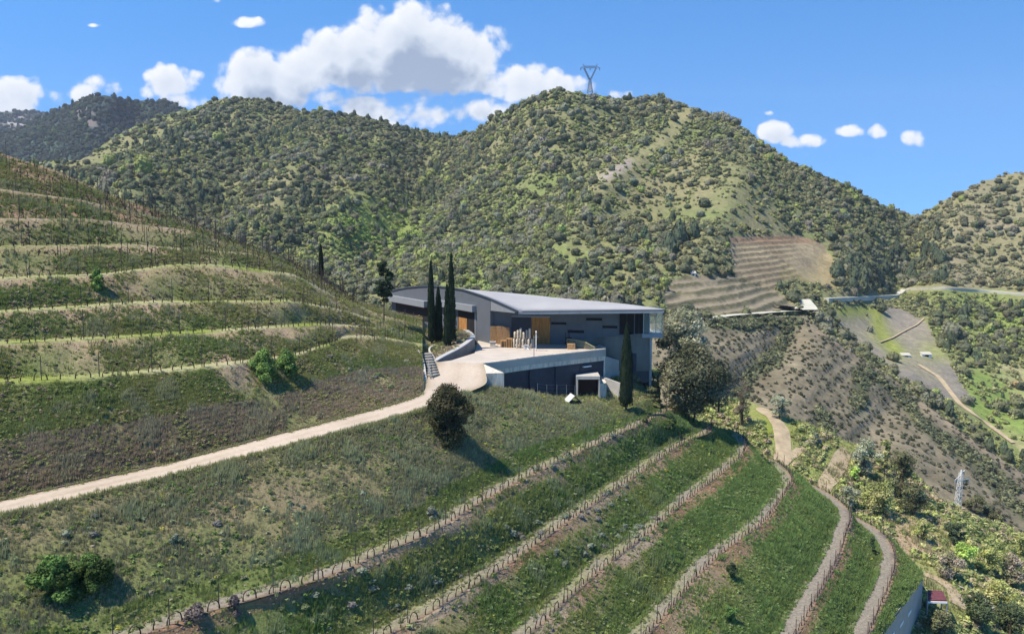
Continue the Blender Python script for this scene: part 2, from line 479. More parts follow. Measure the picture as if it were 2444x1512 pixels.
def near_spur():
    lines = [('crest', crest)]
    rows_ = [rowA, rowB, rowC, rowD, rowE, rowF]
    widths = [1.7, 1.7, 1.7, 1.8, 2.0, 2.1]
    R = []; T = []; S = []       # rows, type, t
    prev = crest
    for k, (r, w) in enumerate(zip(rows_, widths)):
        inner = side_offset(r, w); outer = side_offset(r, -0.3)
        n = 26 if k == 0 else 16
        for i, P in enumerate(bank(prev, inner, n, k)):
            R.append(P); T.append(0); S.append(i / n)
        for q in (0.33, 0.66): R.append(inner * (1 - q) + outer * q); T.append(1 + (k >= 4)); S.append(q)
        R.append(outer.copy()); T.append(3); S.append(1.0)
        prev = outer
    for i, P in enumerate(bank(prev, wallT, 7, 9)):
        R.append(P); T.append(0 if i < 7 else 3); S.append(i / 7)
    V = np.concatenate(R); c = NS; r = len(R)
    T = np.repeat(T, c); S = np.repeat(S, c)
    n1 = fbm(V, 2.6, 4, 3); n2 = fbm(V, 9, 3, 8); n3 = fbm(V, 0.9, 3, 21)
    edge = (T == 0) * np.clip(np.minimum(S, 1 - S) * 6, 0, 1)
    V[:, 2] += (n1 * 0.30 + n3 * 0.16) * edge + np.where(T > 0, n1 * 0.03, 0)
    xy = proj(V)
    green = np.clip((xy[:, 0] - 1150) / 600, 0, 1)
    colr = mix(SOIL, OLIVE, np.clip(0.45 + 1.2 * n1, 0, 1))
    colr = mix(colr, GRASSY, np.clip(0.3 + n2 + 0.35 * green + 0.5 * (S - 0.4), 0, 1))
    below = (T == 0) * (S < 0.30) * (V[:, 1] > 0) * (np.arange(len(V)) > 28 * c)
    colr = mix(colr, mix(SOIL_L * 0.85, REDSOIL, np.clip(.4 + n2 * 1.5 + green * .6, 0, 1)), below * np.clip(1.1 - S / 0.3 * 0.8 + n1, 0, 1))
    gr = mix(GRAVEL, mix(OLIVE, GRASSY, .3) * 1.35, np.clip(0.25 + n1 * 1.2 + (1 - S) * .35 - 0.25 * (T == 2), 0, 1) * (T == 1) * 0.75)
    colr = np.where(((T == 1) | (T == 2))[:, None], gr, colr)
    colr = np.where((T == 3)[:, None], mix(GRAVEL * .85, REDSOIL, .5), colr)
    TERRAIN.append(dict(name='spur', V=V, F=grid_faces(r, c), col=colr, T=T, S=S, r=r, c=c))


near_spur()

# ================================================================== LEFT VINEYARD HILL
XL = np.arange(-260, 1012, 4.0)
LH = [
    [(-260, 1264, 54), (0, 1197, 58.7), (422, 1102, 67.8), (811, 1000, 79), (900, 975, 83), (998, 946, 89.4), (1019, 905, 97)],
    [(-260, 918, 62), (0, 912, 67), (200, 903, 69.5), (550, 870, 78), (700, 850, 85), (780, 825, 93), (830, 803, 101), (900, 805, 106), (1010, 826, 109)],
    [(-260, 825, 67), (0, 820, 71.5), (300, 805, 78), (600, 785, 87), (760, 775, 97), (860, 780, 108), (1010, 806, 116)],
    [(-260, 752, 71), (0, 745, 76), (350, 722, 85), (700, 720, 97), (800, 738, 107), (880, 762, 115), (1010, 790, 121)],
    [(-260, 668, 76), (0, 665, 81), (250, 655, 87), (420, 632, 95), (520, 634, 99), (700, 655, 107), (800, 710, 116), (880, 745, 121), (1010, 779, 128)],
    [(-260, 592, 81), (0, 588, 87), (300, 583, 96), (600, 606, 108), (680, 632, 114), (760, 674, 121), (850, 733, 126), (1010, 772, 133)],
    [(-260, 515, 88), (0, 520, 92), (200, 521, 98), (450, 548, 110), (580, 594, 118), (680, 626, 122), (760, 666, 126), (850, 728, 130), (1010, 766, 136)],
    [(-260, 440, 98), (0, 450, 100), (200, 478, 106), (400, 525, 116), (560, 582, 122), (660, 617, 125), (750, 659, 128), (850, 726, 132), (1010, 764, 137)],
    [(-260, 300, 116), (0, 365, 112), (60, 385, 112), (130, 405, 113), (250, 460, 116), (330, 490, 118), (420, 520, 121), (560, 575, 125), (660, 611, 128), (740, 650, 130), (820, 698, 133), (860, 724, 135), (940, 746, 137), (1010, 760, 139)],
]


def hill_line(K):
    K = np.array(K, float)
    y = np.interp(XL, K[:, 0], K[:, 1]); D = np.interp(XL, K[:, 0], K[:, 2])
    k = np.ones(9) / 9
    y2 = np.convolve(np.pad(y, 4, mode='edge'), k, 'valid'); D2 = np.convolve(np.pad(D, 4, mode='edge'), k, 'valid')
    return np.array([pD(a, b, c) for a, b, c in zip(XL, y2, D2)])


LHL = [hill_line(k) for k in LH]


def left_hill():
    R = []; T = []; S = []; J = []
    for i in range(len(LHL) - 1):
        a = LHL[i].copy(); b = LHL[i + 1]
        if i > 0:          # bench behind the row
            inner = a.copy(); inner[:, 1] += 1.7; inner[:, 0] *= inner[:, 1] / a[:, 1]; inner[:, 2] += (.15, .14, .13, .12, .06, 0, 0)[i - 1]
            for q in (0.0, 0.5): R.append(a * (1 - q) + inner * q); T.append(1); S.append(q); J.append(i)
            a = inner
        n = [22, 9, 8, 8, 8, 8, 7, 10][i]
        for k in range(n + (i == len(LHL) - 2)):
            t = k / n; P = a * (1 - t) + b * t
            P[:, 2] += 0.25 * math.sin(math.pi * t)
            R.append(P); T.append(0); S.append(t); J.append(i)
    last = R[-1]
    for dd, dz in ((5, -1.0), (14, -6), (30, -18)):
        P = last.copy(); P[:, 1] += dd; P[:, 0] *= P[:, 1] / last[:, 1]; P[:, 2] += dz; R.append(P); T.append(4); S.append(1); J.append(9)
    V = np.concatenate(R); c = len(XL); r = len(R)
    T = np.repeat(T, c); S = np.repeat(S, c); J = np.repeat(J, c)
    n1 = fbm(V, 2.6, 4, 33); n2 = fbm(V, 8, 3, 38); n3 = fbm(V, .9, 3, 5)
    edge = (T == 0) * np.clip(np.minimum(S, 1 - S) * 6, 0, 1)
    V[:, 2] += (n1 * 0.3 + n3 * .14) * edge
    colr = mix(SOIL_L * np.array([1.0, .92, .90]), OLIVE, np.clip(0.35 + 1.3 * n1, 0, 1))
    gamt = np.where(J == 0, 0.55, 0.28)
    colr = mix(colr, GRASSY, np.clip(gamt + n2 * 1.3 - 0.55 * (S - .35) * (J > 0), 0, 1))
    colr = mix(colr, SOIL_L * np.array([1.15, 1.0, .97]), ((J > 0) & (T == 0)) * np.clip(S * 1.3 - .65 + n1 * .8, 0, 1) * .5)
    colr = np.where((J >= 6)[:, None], mix(SOIL, SOIL_L * np.array([.85, .7, .6]), np.clip(.5 + n1, 0, 1)), colr)
    gr = mix(np.array([0.34, 0.32, 0.18]), YGREEN, np.clip(.35 + n2 * 1.5, 0, 1))
    gr = mix(gr, mix(SOIL_L, OLIVE, np.clip(.5 + n1, 0, 1)), np.clip((J - 4) / 2, 0, 1))
    colr = np.where((T == 1)[:, None], gr, colr)
    TERRAIN.append(dict(name='left', V=V, F=grid_faces(r, c), col=colr, T=T, S=S, r=r, c=c, J=J))


left_hill()

# ================================================================== WINERY YARD, PLANTER GROUND
def col_sheet(name, lines, xs, nsub, colf, amp=0.1, seed=5, Tval=5):
    K = []
    for ln in lines:
        A = np.array(ln, float)
        y = np.interp(xs, A[:, 0], A[:, 1]); D = np.interp(xs, A[:, 0], A[:, 2])
        K.append(np.array([pD(a, b, c) for a, b, c in zip(xs, y, D)]))
    R = []
    for i in range(len(K) - 1):
        for q in range(nsub + (i == len(K) - 2)):
            t = q / nsub if i < len(K) - 2 else q / nsub
            R.append(K[i] * (1 - t) + K[i + 1] * t)
    V = np.concatenate(R)
    n1 = fbm(V, 3.0, 4, seed)
    V[:, 2] += n1 * amp
    TERRAIN.append(dict(name=name, V=V, F=grid_faces(len(R), len(xs)), col=colf(V, n1), T=np.full(len(V), Tval), S=np.zeros(len(V)), r=len(R), c=len(xs)))


gcol = lambda V, n1: mix(mix(SOIL_L, OLIVE, np.clip(.6 + n1, 0, 1)), GRASSY * 1.2, np.clip(.5 + fbm(V, 7, 3, 2) * 1.3, 0, 1))
col_sheet('yard', [
    [(1090, 968, 91), (1160, 940, 97.5), (1250, 946, 101.5), (1330, 962, 104.7), (1400, 964, 108.2), (1480, 968, 111.2), (1545, 962, 114.6), (1575, 972, 115.5)],
    [(1090, 950, 96), (1160, 921, 99), (1250, 932, 103), (1330, 954, 106), (1400, 956, 109.5), (1480, 958, 113), (1545, 947, 117), (1575, 955, 118)],
    [(1090, 948, 99), (1200, 944, 106), (1300, 948, 109), (1400, 948, 111.5), (1450, 940, 113), (1500, 918, 118), (1575, 920, 121)],
    [(1090, 915, 120), (1200, 915, 122), (1300, 915, 122), (1400, 915, 122), (1450, 900, 119), (1500, 893, 121), (1575, 900, 126)],
    [(1090, 900, 140), (1300, 900, 140), (1450, 870, 140), (1500, 868, 140), (1575, 880, 140)],
    [(1090, 900, 170), (1300, 900, 170), (1450, 875, 170), (1575, 880, 170)]], np.arange(1090, 1578, 6.0), 7, gcol, 0.12)

# ================================================================== LOW SUNLIT GROUND BEYOND THE SPUR (lower right)
def rbf_fn(ctrl):
    C = np.array(ctrl, float); P = C[:, :2] / 500.0; n = len(C)
    def phi(r): return np.where(r > 1e-9, r * r * np.log(np.maximum(r, 1e-9)), 0)
    A = np.zeros((n + 3, n + 3)); A[:n, :n] = phi(np.linalg.norm(P[:, None] - P[None], axis=2)) + np.eye(n) * 1e-4
    A[:n, n] = 1; A[:n, n + 1:] = P; A[n, :n] = 1; A[n + 1:, :n] = P.T
    b = np.zeros(n + 3); b[:n] = np.log(C[:, 2]); w = np.linalg.solve(A, b)
    def f(x, y):
        Q = np.stack([x, y], 1) / 500.0
        out = np.zeros(len(Q))
        for s in range(0, len(Q), 20000):
            q = Q[s:s + 20000]
            out[s:s + 20000] = phi(np.linalg.norm(q[:, None] - P[None], axis=2)) @ w[:n] + w[n] + q @ w[n + 1:]
        return np.exp(out)
    return f


def seg_dist(x, y, pts):
    d = np.full(len(x), 1e9)
    for (a, b), (c, e) in zip(pts[:-1], pts[1:]):
        vx, vy = c - a, e - b; L2 = vx * vx + vy * vy
        t = np.clip(((x - a) * vx + (y - b) * vy) / L2, 0, 1)
        d = np.minimum(d, np.hypot(x - a - t * vx, y - b - t * vy))
    return d


def in_poly(x, y, poly):
    c = np.zeros(len(x), bool); n = len(poly)
    for i in range(n):
        x1, y1 = poly[i]; x2, y2 = poly[(i + 1) % n]
        c ^= ((y1 > y) != (y2 > y)) & (x < (x2 - x1) * (y - y1) / (y2 - y1 + 1e-12) + x1)
    return c


def sheet(name, xs, top, bot, Df, nr, back, ramps=(), amp=2.0, nscale=40, seed=1, stretch=1.0):
    top = np.array(top, float); bot = np.array(bot, float)
    yt = np.interp(xs, top[:, 0], top[:, 1]); yb = np.interp(xs, bot[:, 0], bot[:, 1])
    t = np.linspace(0, 1, nr)[:, None]
    Y = yb[None] * (1 - t) + yt[None] * t; X = np.repeat(xs[None], nr, 0)
    D = Df(X.ravel(), Y.ravel())
    for (pts, a, w) in ramps:
        D = D + a * np.exp(-(seg_dist(X.ravel(), Y.ravel(), pts) / w) ** 2)
    D = D.reshape(nr, -1)
    D = np.maximum.accumulate(D, axis=0)
    # ray per grid point
    xc = (X - CX) / F; yc = -(Y - CY) / F; s, c = math.sin(PITCH), math.cos(PITCH)
    ry = c + yc * s; rz = -s + yc * c
    V = np.stack([xc / ry * D, D, CZ + rz / ry * D], 2)
    rows_ = [V]
    last = V[-1]
    for dd, dz in back:
        P = last.copy(); P[:, 0] *= (P[:, 1] + dd) / P[:, 1]; P[:, 1] += dd; P[:, 2] += dz; rows_.append(P[None])
    V = np.concatenate(rows_, 0); r, cc = V.shape[:2]; V = V.reshape(-1, 3)
    n1 = fbm(V, nscale, 5, seed)
    V[:, 2] += n1 * amp
    P = proj(V)
    return dict(name=name, V=V, F=grid_faces(r, cc), r=r, c=cc, px=P[:, 0], py=P[:, 1], n1=n1, T=np.full(len(V), 9), S=np.zeros(len(V)))


lowD = rbf_fn([(1640, 960, 150), (1700, 950, 155), (1800, 965, 152), (1870, 1100, 136), (1960, 1010, 150), (1950, 1180, 130), (2030, 1060, 146), (2100, 1200, 132), (2200, 1180, 140), (2200, 1330, 116),
               (2330, 1180, 150), (2444, 1270, 148), (2300, 1440, 104), (2444, 1400, 122), (2200, 1470, 98), (2444, 1512, 106), (2250, 1600, 90), (2600, 1600, 100), (2600, 1250, 155), (1700, 1250, 122), (1900, 1350, 112)])
low = sheet('low', np.arange(1560, 2600, 5.0),
            [(1560, 990), (1640, 975), (1700, 958), (1780, 952), (1850, 985), (1930, 1015), (2010, 1050), (2080, 1085), (2170, 1130), (2250, 1200), (2330, 1240), (2400, 1262), (2600, 1330)],
            [(1560, 1300), (1900, 1500), (2100, 1640), (2600, 1680)], lowD, 120, [(6, -3), (15, -10), (30, -22)], amp=0.9, nscale=9, seed=4)


def low_col(S_):
    V = S_['V']; x = S_['px']; y = S_['py']; n1 = S_['n1']; n2 = fbm(V, 22, 3, 12)
    c = mix(np.array([.30, .27, .16]), YGREEN * .9, np.clip(.5 + n1 * 1.4, 0, 1))
    c = mix(c, GRASSY * 1.5, np.clip(.25 + n2 * 1.3, 0, 1))
    sc = in_poly(x, y, [(2080, 1215), (2230, 1215), (2290, 1290), (2250, 1340), (2160, 1330), (2090, 1290)])
    c = mix(c, np.array([.34, .25, .17]), sc * np.clip(.6 + n1, 0, 1))
    red = in_poly(x, y, [(1875, 1110), (1960, 1165), (1950, 1200), (1880, 1150)])
    c = mix(c, np.array([.20, .085, .05]), red * .85)
    fl = in_poly(x, y, [(2110, 1100), (2170, 1120), (2180, 1160), (2110, 1160)])
    c = mix(c, np.array([.42, .36, .27]), fl * .7)
    return c


low['col'] = low_col(low); TERRAIN.append(low)

# ================================================================== BROWN VINEYARD SLOPE (mid right)
midD = rbf_fn([(1660, 760, 235), (1800, 755, 258), (1920, 757, 270), (2060, 860, 258), (2230, 985, 240), (2444, 1130, 222), (2600, 1240, 215),
               (1660, 900, 188), (1800, 900, 205), (1950, 900, 226), (1750, 1000, 172), (1950, 1020, 190), (2150, 1080, 190), (2100, 1180, 168), (2300, 1200, 176), (2444, 1290, 166), (2600, 1400, 160), (1560, 800, 220), (1560, 1000, 165), (2300, 1400, 150)])
mid = sheet('mid', np.arange(1540, 2620, 4.0),
            [(1540, 772), (1660, 768), (1750, 760), (1850, 752), (1925, 752), (1970, 796), (2060, 856), (2150, 915), (2230, 980), (2330, 1055), (2444, 1128), (2620, 1240)],
            [(1540, 1020), (1700, 1060), (2000, 1220), (2300, 1420), (2620, 1560)], midD, 150, [(5, -1), (20, -10), (60, -40)],
            ramps=[([(1880, 800), (1790, 900), (1740, 980)], 9, 45), ([(2150, 950), (2050, 1080), (1990, 1160)], 8, 50), ([(1960, 830), (1900, 1000), (1930, 1100)], -5, 60)], amp=1.2, nscale=25, seed=14)


def mid_col(S_):
    V = S_['V']; x = S_['px']; y = S_['py']; n1 = S_['n1']; n2 = fbm(V, 8, 3, 19)
    c = mix(np.array([.150, .130, .085]), np.array([.215, .185, .125]), np.clip(.5 + n2 * 1.3, 0, 1))
    lines = [([(1880, 790), (1850, 850), (1790, 900), (1750, 980)], 24), ([(2060, 880), (2130, 930), (2200, 1010), (2300, 1070), (2420, 1170)], 15),
             ([(2160, 940), (2190, 1000), (2330, 1110), (2444, 1230)], 18), ([(1960, 990), (1985, 1100)], 22), ([(1690, 775), (1900, 768)], 18), ([(2060, 900), (2050, 960)], 26)]
    g = np.zeros(len(x))
    for p, w in lines: g = np.maximum(g, np.exp(-(seg_dist(x, y, p) / w) ** 2))
    g = np.clip(g * 1.3 + n2 * .6 - .25, 0, 1)
    S_['green'] = g
    c = mix(c, np.array([.060, .085, .035]), g * .85)
    top = np.exp(-(seg_dist(x, y, [(1960, 790), (2060, 850), (2150, 912), (2230, 975), (2330, 1050), (2444, 1125)]) / 14) ** 2)
    c = mix(c, np.array([.30, .23, .155]), top * .6)
    return c


mid['col'] = mid_col(mid)
# narrow terraces on the brown slope
mid['V'][:, 2] += 0.13 * np.sin(mid['V'][:, 2] * 2 * np.pi / 2.4)
TERRAIN.append(mid)

# ================================================================== MOUNTAINS
ctrl = []
for y, D in ((1150, 240), (1050, 275), (950, 330), (880, 365), (800, 405), (740, 430), (700, 450), (600, 500), (500, 560), (400, 640)): ctrl.append((2444, y, D)); ctrl.append((2650, y, D * .97))
for y, D in ((900, 300), (800, 390), (720, 440), (650, 480), (580, 530), (500, 600)): ctrl.append((2150, y, D))
for y, D in ((800, 270), (740, 300), (700, 330), (640, 365), (560, 410), (450, 480), (380, 530), (340, 580)): ctrl.append((1830, y, D))
for y, D in ((760, 255), (700, 275), (640, 315), (560, 380), (450, 470), (350, 550), (260, 620), (225, 660)): ctrl.append((1550, y, D))
for y, D in ((760, 265), (690, 300), (600, 370), (500, 450), (400, 520), (300, 590), (205, 670)): ctrl.append((1300, y, D))
for y, D in ((760, 290), (690, 350), (620, 440), (540, 540), (450, 660), (380, 760), (320, 860)): ctrl.append((1050, y, D))
for y, D in ((760, 290), (690, 340), (620, 410), (520, 500), (420, 620), (330, 740), (265, 860)): ctrl.append((800, y, D))
for y, D in ((700, 330), (600, 400), (500, 500), (400, 620), (300, 780), (232, 900)): ctrl.append((560, y, D))
for y, D in ((650, 360), (550, 430), (450, 520), (380, 650), (310, 830)): ctrl.append((300, y, D))
for y, D in ((650, 370), (550, 450), (480, 540), (420, 680)): ctrl.append((0, y, D)); ctrl.append((-300, y, D))
mtD = rbf_fn(ctrl)
mt_top = [(-320, 415), (0, 400), (120, 390), (190, 385), (250, 350), (300, 318), (340, 300), (400, 282), (470, 264), (500, 248), (540, 240), (580, 235), (640, 240), (690, 264), (760, 268), (860, 274), (900, 284), (940, 295), (1000, 305), (1060, 318), (1090, 324), (1130, 312), (1150, 300), (1180, 282), (1225, 268), (1250, 250), (1280, 230), (1310, 216), (1335, 210), (1390, 219), (1420, 222), (1480, 236), (1530, 238), (1570, 236), (1640, 256), (1720, 286), (1790, 326), (1850, 366), (1920, 406), (2000, 446), (2080, 486), (2130, 502), (2170, 508), (2200, 508), (2240, 488), (2290, 462), (2340, 432), (2400, 406), (2444, 402), (2500, 380), (2650, 350)]
mt_bot = [(-320, 700), (500, 740), (900, 790), (1540, 800), (1700, 830), (1900, 880), (2100, 1080), (2300, 1220), (2650, 1400)]
mt = sheet('mount', np.arange(-320, 2650, 5.0), mt_top, mt_bot, mtD, 190, [(20, -6), (60, -30), (160, -110)],
           ramps=[([(1090, 322), (1020, 430), (960, 540), (900, 640)], 45, 60), ([(2180, 505), (2160, 600), (2140, 690)], 40, 60),
                  ([(1640, 256), (1540, 330), (1430, 440), (1330, 560)], -28, 55), ([(1330, 210), (1230, 330), (1130, 470), (1060, 600)], -30, 60),
                  ([(1480, 300), (1400, 370), (1250, 540)], 24, 50), ([(1720, 290), (1760, 420), (1700, 560)], -16, 60), ([(1850, 400), (1900, 500), (1960, 600)], 18, 60),
                  ([(580, 235), (440, 330), (300, 450)], -45, 70), ([(760, 270), (700, 400), (640, 540)], -30, 60), ([(690, 264), (600, 380), (500, 500)], 30, 50), ([(940, 300), (860, 450), (800, 560)], -20, 50),
                  ([(1990, 560), (2050, 650), (1990, 690)], -10, 60), ([(2300, 470), (2280, 600), (2260, 680)], -16, 60)],
           amp=7.5, nscale=60, seed=23)
POLY_BROWN1 = [(1732, 562), (1900, 560), (1962, 580), (1975, 600), (2040, 680), (2000, 690), (1900, 672), (1850, 690), (1760, 665), (1745, 620)]
POLY_BROWN2 = [(1595, 668), (1640, 655), (1760, 650), (1850, 690), (1905, 735), (1860, 748), (1740, 750), (1600, 745), (1580, 710)]
POLY_FIELD = [(1990, 735), (2050, 728), (2150, 735), (2210, 770), (2290, 905), (2320, 960), (2240, 950), (2150, 905), (2080, 850), (2000, 780)]
POLY_GREENS = [(2300, 880), (2444, 860), (2600, 860), (2600, 1150), (2440, 1080), (2320, 980)]


def mt_col(S_):
    V = S_['V']; x = S_['px']; y = S_['py']; n1 = S_['n1']; n2 = fbm(V, 30, 4, 51); n3 = fbm(V, 110, 3, 77)
    c = mix(np.array([.205, .190, .100]), np.array([.150, .170, .070]), np.clip(.5 + n2 * 1.5, 0, 1))
    bright = np.exp(-(((x - 900) / 190) ** 2 + ((y - 560) / 80) ** 2)) + .7 * np.exp(-(((x - 1250) / 220) ** 2 + ((y - 650) / 60) ** 2)) + .6 * np.exp(-(((x - 2400) / 160) ** 2 + ((y - 790) / 90) ** 2))
    c = mix(c, np.array([.18, .235, .06]), np.clip(bright + n2 * .5, 0, 1))
    spur = np.exp(-(seg_dist(x, y, [(1640, 265), (1600, 320), (1500, 400), (1430, 425)]) / (15 + 10 * n2)) ** 2) * .8
    c = mix(c, np.array([.26, .24, .12]), np.clip(spur * 1.1 + n2 * .3, 0, 1) * (spur > .15))
    scree = np.exp(-(seg_dist(x, y, [(1500, 390), (1440, 425)]) / 12) ** 2)
    c = mix(c, np.array([.26, .225, .20]), scree)
    rocky = np.clip((x - 2150) / 120, 0, 1) * (y < 690)
    c = mix(c, np.array([.225, .195, .130]), rocky * np.clip(.45 + n2, 0, 1))
    S_['rocky'] = rocky
    dens = np.ones(len(x)) * 0.85
    dens *= 1 - .35 * rocky
    dens *= 1 - 0.97 * np.clip(spur * 1.6, 0, 1)
    dens *= 1 - .55 * np.exp(-(((x - 1720) / 150) ** 2 + ((y - 500) / 90) ** 2))
    dens *= 1 - .35 * np.exp(-(((x - 1450) / 260) ** 2 + ((y - 420) / 150) ** 2))
    dens *= 1 - .35 * np.exp(-(((x - 2350) / 160) ** 2 + ((y - 560) / 90) ** 2))
    dens *= np.clip(.85 + n3 * .8, .45, 1.25)
    dens = dens + .9 * np.exp(-(((x - 1280) / 330) ** 2 + ((y - 660) / 60) ** 2)) + .3 * np.exp(-(((x - 850) / 160) ** 2 + ((y - 650) / 40) ** 2))
    dens *= 1 - .75 * np.exp(-(((x - 900) / 120) ** 2 + ((y - 540) / 65) ** 2))
    b1 = in_poly(x, y, POLY_BROWN1); b2 = in_poly(x, y, POLY_BROWN2); fl = in_poly(x, y, POLY_FIELD); gs = in_poly(x, y, POLY_GREENS)
    brown = mix(np.array([.31, .255, .16]), np.array([.235, .19, .12]), np.clip(.5 + fbm(V, 12, 3, 3) * 1.3, 0, 1))
    brown = mix(brown, np.array([.20, .18, .07]), np.clip((y - 610) / 90 + n2 * .8 - .1, 0, 1) * (x > 1860))
    c = np.where(b1[:, None], brown, c)
    redtop = b1 & (y < 580)
    c = np.where(redtop[:, None], mix(brown, np.array([.25, .16, .10]), np.full(len(x), .7)), c)
    c = np.where(b2[:, None], mix(np.array([.19, .165, .115]), np.array([.235, .20, .14]), np.clip(.5 + n2, 0, 1)), c)
    f = mix(np.array([.19, .175, .15]), np.array([.25, .22, .165]), np.clip(.5 + n2, 0, 1))
    f = mix(f, np.array([.21, .235, .06]), np.clip(np.exp(-(seg_dist(x, y, [(2010, 738), (2090, 740), (2100, 790), (2140, 840)]) / 22) ** 2) + .5 * n2, 0, 1))
    f = mix(f, np.array([.21, .24, .07]), .7 * np.exp(-(((x - 2240) / 50) ** 2 + ((y - 840) / 26) ** 2)))
    c = np.where(fl[:, None], f, c)
    c = np.where(gs[:, None], mix(np.array([.17, .23, .06]), np.array([.30, .26, .16]), np.clip(.3 + n2 * 1.4 - .4 * (y > 960), 0, 1)), c)
    dens = np.where(b1 | b2, 0.0, dens); dens = np.where(fl, .01, dens); dens = np.where(gs, .06, dens)
    dens *= 1 - .9 * np.exp(-(seg_dist(x, y, [(1920, 690), (2010, 695)]) / 25) ** 2)
    S_['dens'] = np.maximum(dens, 0); S_['n3'] = n3; S_['spur'] = spur
    # terraces cut into the brown field
    z = V[:, 2]; st = 2.0
    ph = z / st + .15 * n2; fr = ph - np.floor(ph)
    dz = (np.floor(ph) + np.clip((fr - .55) / .45, 0, 1)) * st - (z + .15 * n2 * st)
    lim = np.clip((1930 - x + 30 * n2) / 60, 0, 1)
    V[:, 2] += dz * (b1 * lim + b2 * 1.0) * .9
    riser = np.clip((fr - .62) * 8, 0, 1)
    c = mix(c, np.array([.095, .080, .048]), riser * b1 * lim * .6)
    c = mix(c, np.array([.070, .075, .035]), riser * b2 * (n2 > -.25) * .75)
    z2 = V[:, 2]; return c


mt['col'] = mt_col(mt); TERRAIN.append(mt)

farD = rbf_fn([(-300, 500, 1500), (0, 450, 1500), (200, 400, 1500), (500, 400, 1600), (700, 350, 1700), (0, 262, 2300), (250, 225, 1900), (440, 262, 2000), (-300, 255, 2300), (700, 300, 2100), (250, 320, 1750)])
far = sheet('far', np.arange(-320, 720, 6.0),
            [(-320, 270), (-100, 250), (0, 322), (50, 310), (90, 285), (120, 268), (160, 250), (200, 233), (250, 227), (300, 236), (350, 244), (400, 249), (440, 264), (480, 285), (560, 310), (720, 330)],
            [(-320, 480), (720, 400)], farD, 90, [(60, -30), (200, -150)],
            ramps=[([(250, 225), (200, 320), (150, 400)], -70, 60), ([(330, 260), (330, 350)], 60, 40)], amp=14, nscale=160, seed=61)
n_ = far['n1']
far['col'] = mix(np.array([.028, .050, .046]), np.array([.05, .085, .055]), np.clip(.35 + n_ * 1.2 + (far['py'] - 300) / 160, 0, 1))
cl = np.exp(-(seg_dist(far['px'], far['py'], [(205, 262), (215, 300)]) / 22) ** 2) + .6 * np.exp(-(seg_dist(far['px'], far['py'], [(300, 285), (310, 310)]) / 14) ** 2)
far['col'] = mix(far['col'], np.array([.17, .14, .13]), np.clip(cl * (1 + fbm(far['V'], 40, 3, 9) * 2), 0, .8))
far['dens'] = np.full(len(far['V']), .8)
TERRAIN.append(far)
farB = sheet('farback', np.arange(-340, 260, 6.0),
             [(-340, 240), (-100, 262), (0, 266), (60, 260), (100, 266), (150, 292), (260, 340)], [(-340, 420), (260, 420)],
             rbf_fn([(-300, 400, 2500), (250, 400, 2500), (0, 262, 3000), (-300, 250, 3000), (250, 330, 2900)]), 60, [(80, -30), (300, -150)], amp=16, nscale=200, seed=71)
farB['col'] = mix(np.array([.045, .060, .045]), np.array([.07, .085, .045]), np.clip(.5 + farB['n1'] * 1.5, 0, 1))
rk = np.exp(-(((farB['px'] - 40) / 26) ** 2 + ((farB['py'] - 288) / 16) ** 2))
farB['col'] = mix(farB['col'], np.array([.36, .33, .31]), np.clip(rk * (1.2 + 2 * fbm(farB['V'] * np.array([1, 1, .35]), 30, 3, 5)), 0, .9))
farB['dens'] = np.full(len(farB['V']), .5)
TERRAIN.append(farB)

# a plain sheet far below everything so that no gap opens between the hills
gs = 9000
gm = np_mesh('ground', [(-gs, -400, CZ - 130), (gs, -400, CZ - 130), (gs, gs, CZ - 130), (-gs, gs, CZ - 130)], [(0, 1, 2, 3)], col=np.tile(OLIVE, (4, 1)), mat=mat_vcol('ground_far', .05, .3, 0))
tag(link('ground', gm), kind='structure')

M_GROUND = mat_vcol('ground_near', 3.0, .38, .10, fine=7.0)
M_HILL = mat_vcol('ground_hill', .35, .32, .5, fine=.9)
tnames = {'spur': ('ground_terraced_spur', M_GROUND), 'left': ('ground_vineyard_hill', M_GROUND), 'yard': ('ground_yard', M_GROUND), 'low': ('ground_valley', M_GROUND),
          'mid': ('hill_slope', M_HILL), 'mount': ('mountain', M_HILL), 'far': ('far_mountain', M_HILL), 'farback': ('distant_mountain', M_HILL)}
BV = {}
allv = []; allf = []; off = 0
for t in TERRAIN:
    nm, m = tnames[t['name']]
    me = np_mesh(nm, t['V'], t['F'], t['col'], m, smooth=True)
    o = link(nm, me); tag(o, kind='structure')
    BV[t['name']] = BVHTree.FromPolygons([tuple(v) for v in t['V']], [tuple(f) for f in t['F'].tolist()])
    t['o'] = o
TD = {t['name']: t for t in TERRAIN}
ORDER = [t['name'] for t in TERRAIN]


def hit(x, y, only=None):
    r = Vector(ray(x, y)).normalized(); best = None
    for n in (only or ORDER):
        h = BV[n].ray_cast(Vector((0, 0, CZ)), r)
        if h[0] is not None and (best is None or h[3] < best[3]): best = (h[0], h[1], n, h[3])
    return best


def drop(x, y, only=None, z0=400):
    best = None
    for n in (only or ORDER):
        h = BV[n].ray_cast(Vector((x, y, z0)), Vector((0, 0, -1)))
        if h[0] is not None and (best is None or h[0].z > best.z): best = h[0]
    return best


def visible(P, z_up=0.0, tol=0.985):
    """is the point seen by the camera past the ground"""
    o = Vector((0, 0, CZ)); d = Vector(P) + Vector((0, 0, z_up)) - o; L_ = d.length; d.normalize()
    for n in ORDER:
        h = BV[n].ray_cast(o, d)
        if h[0] is not None and h[3] < L_ * tol: return False
    return True


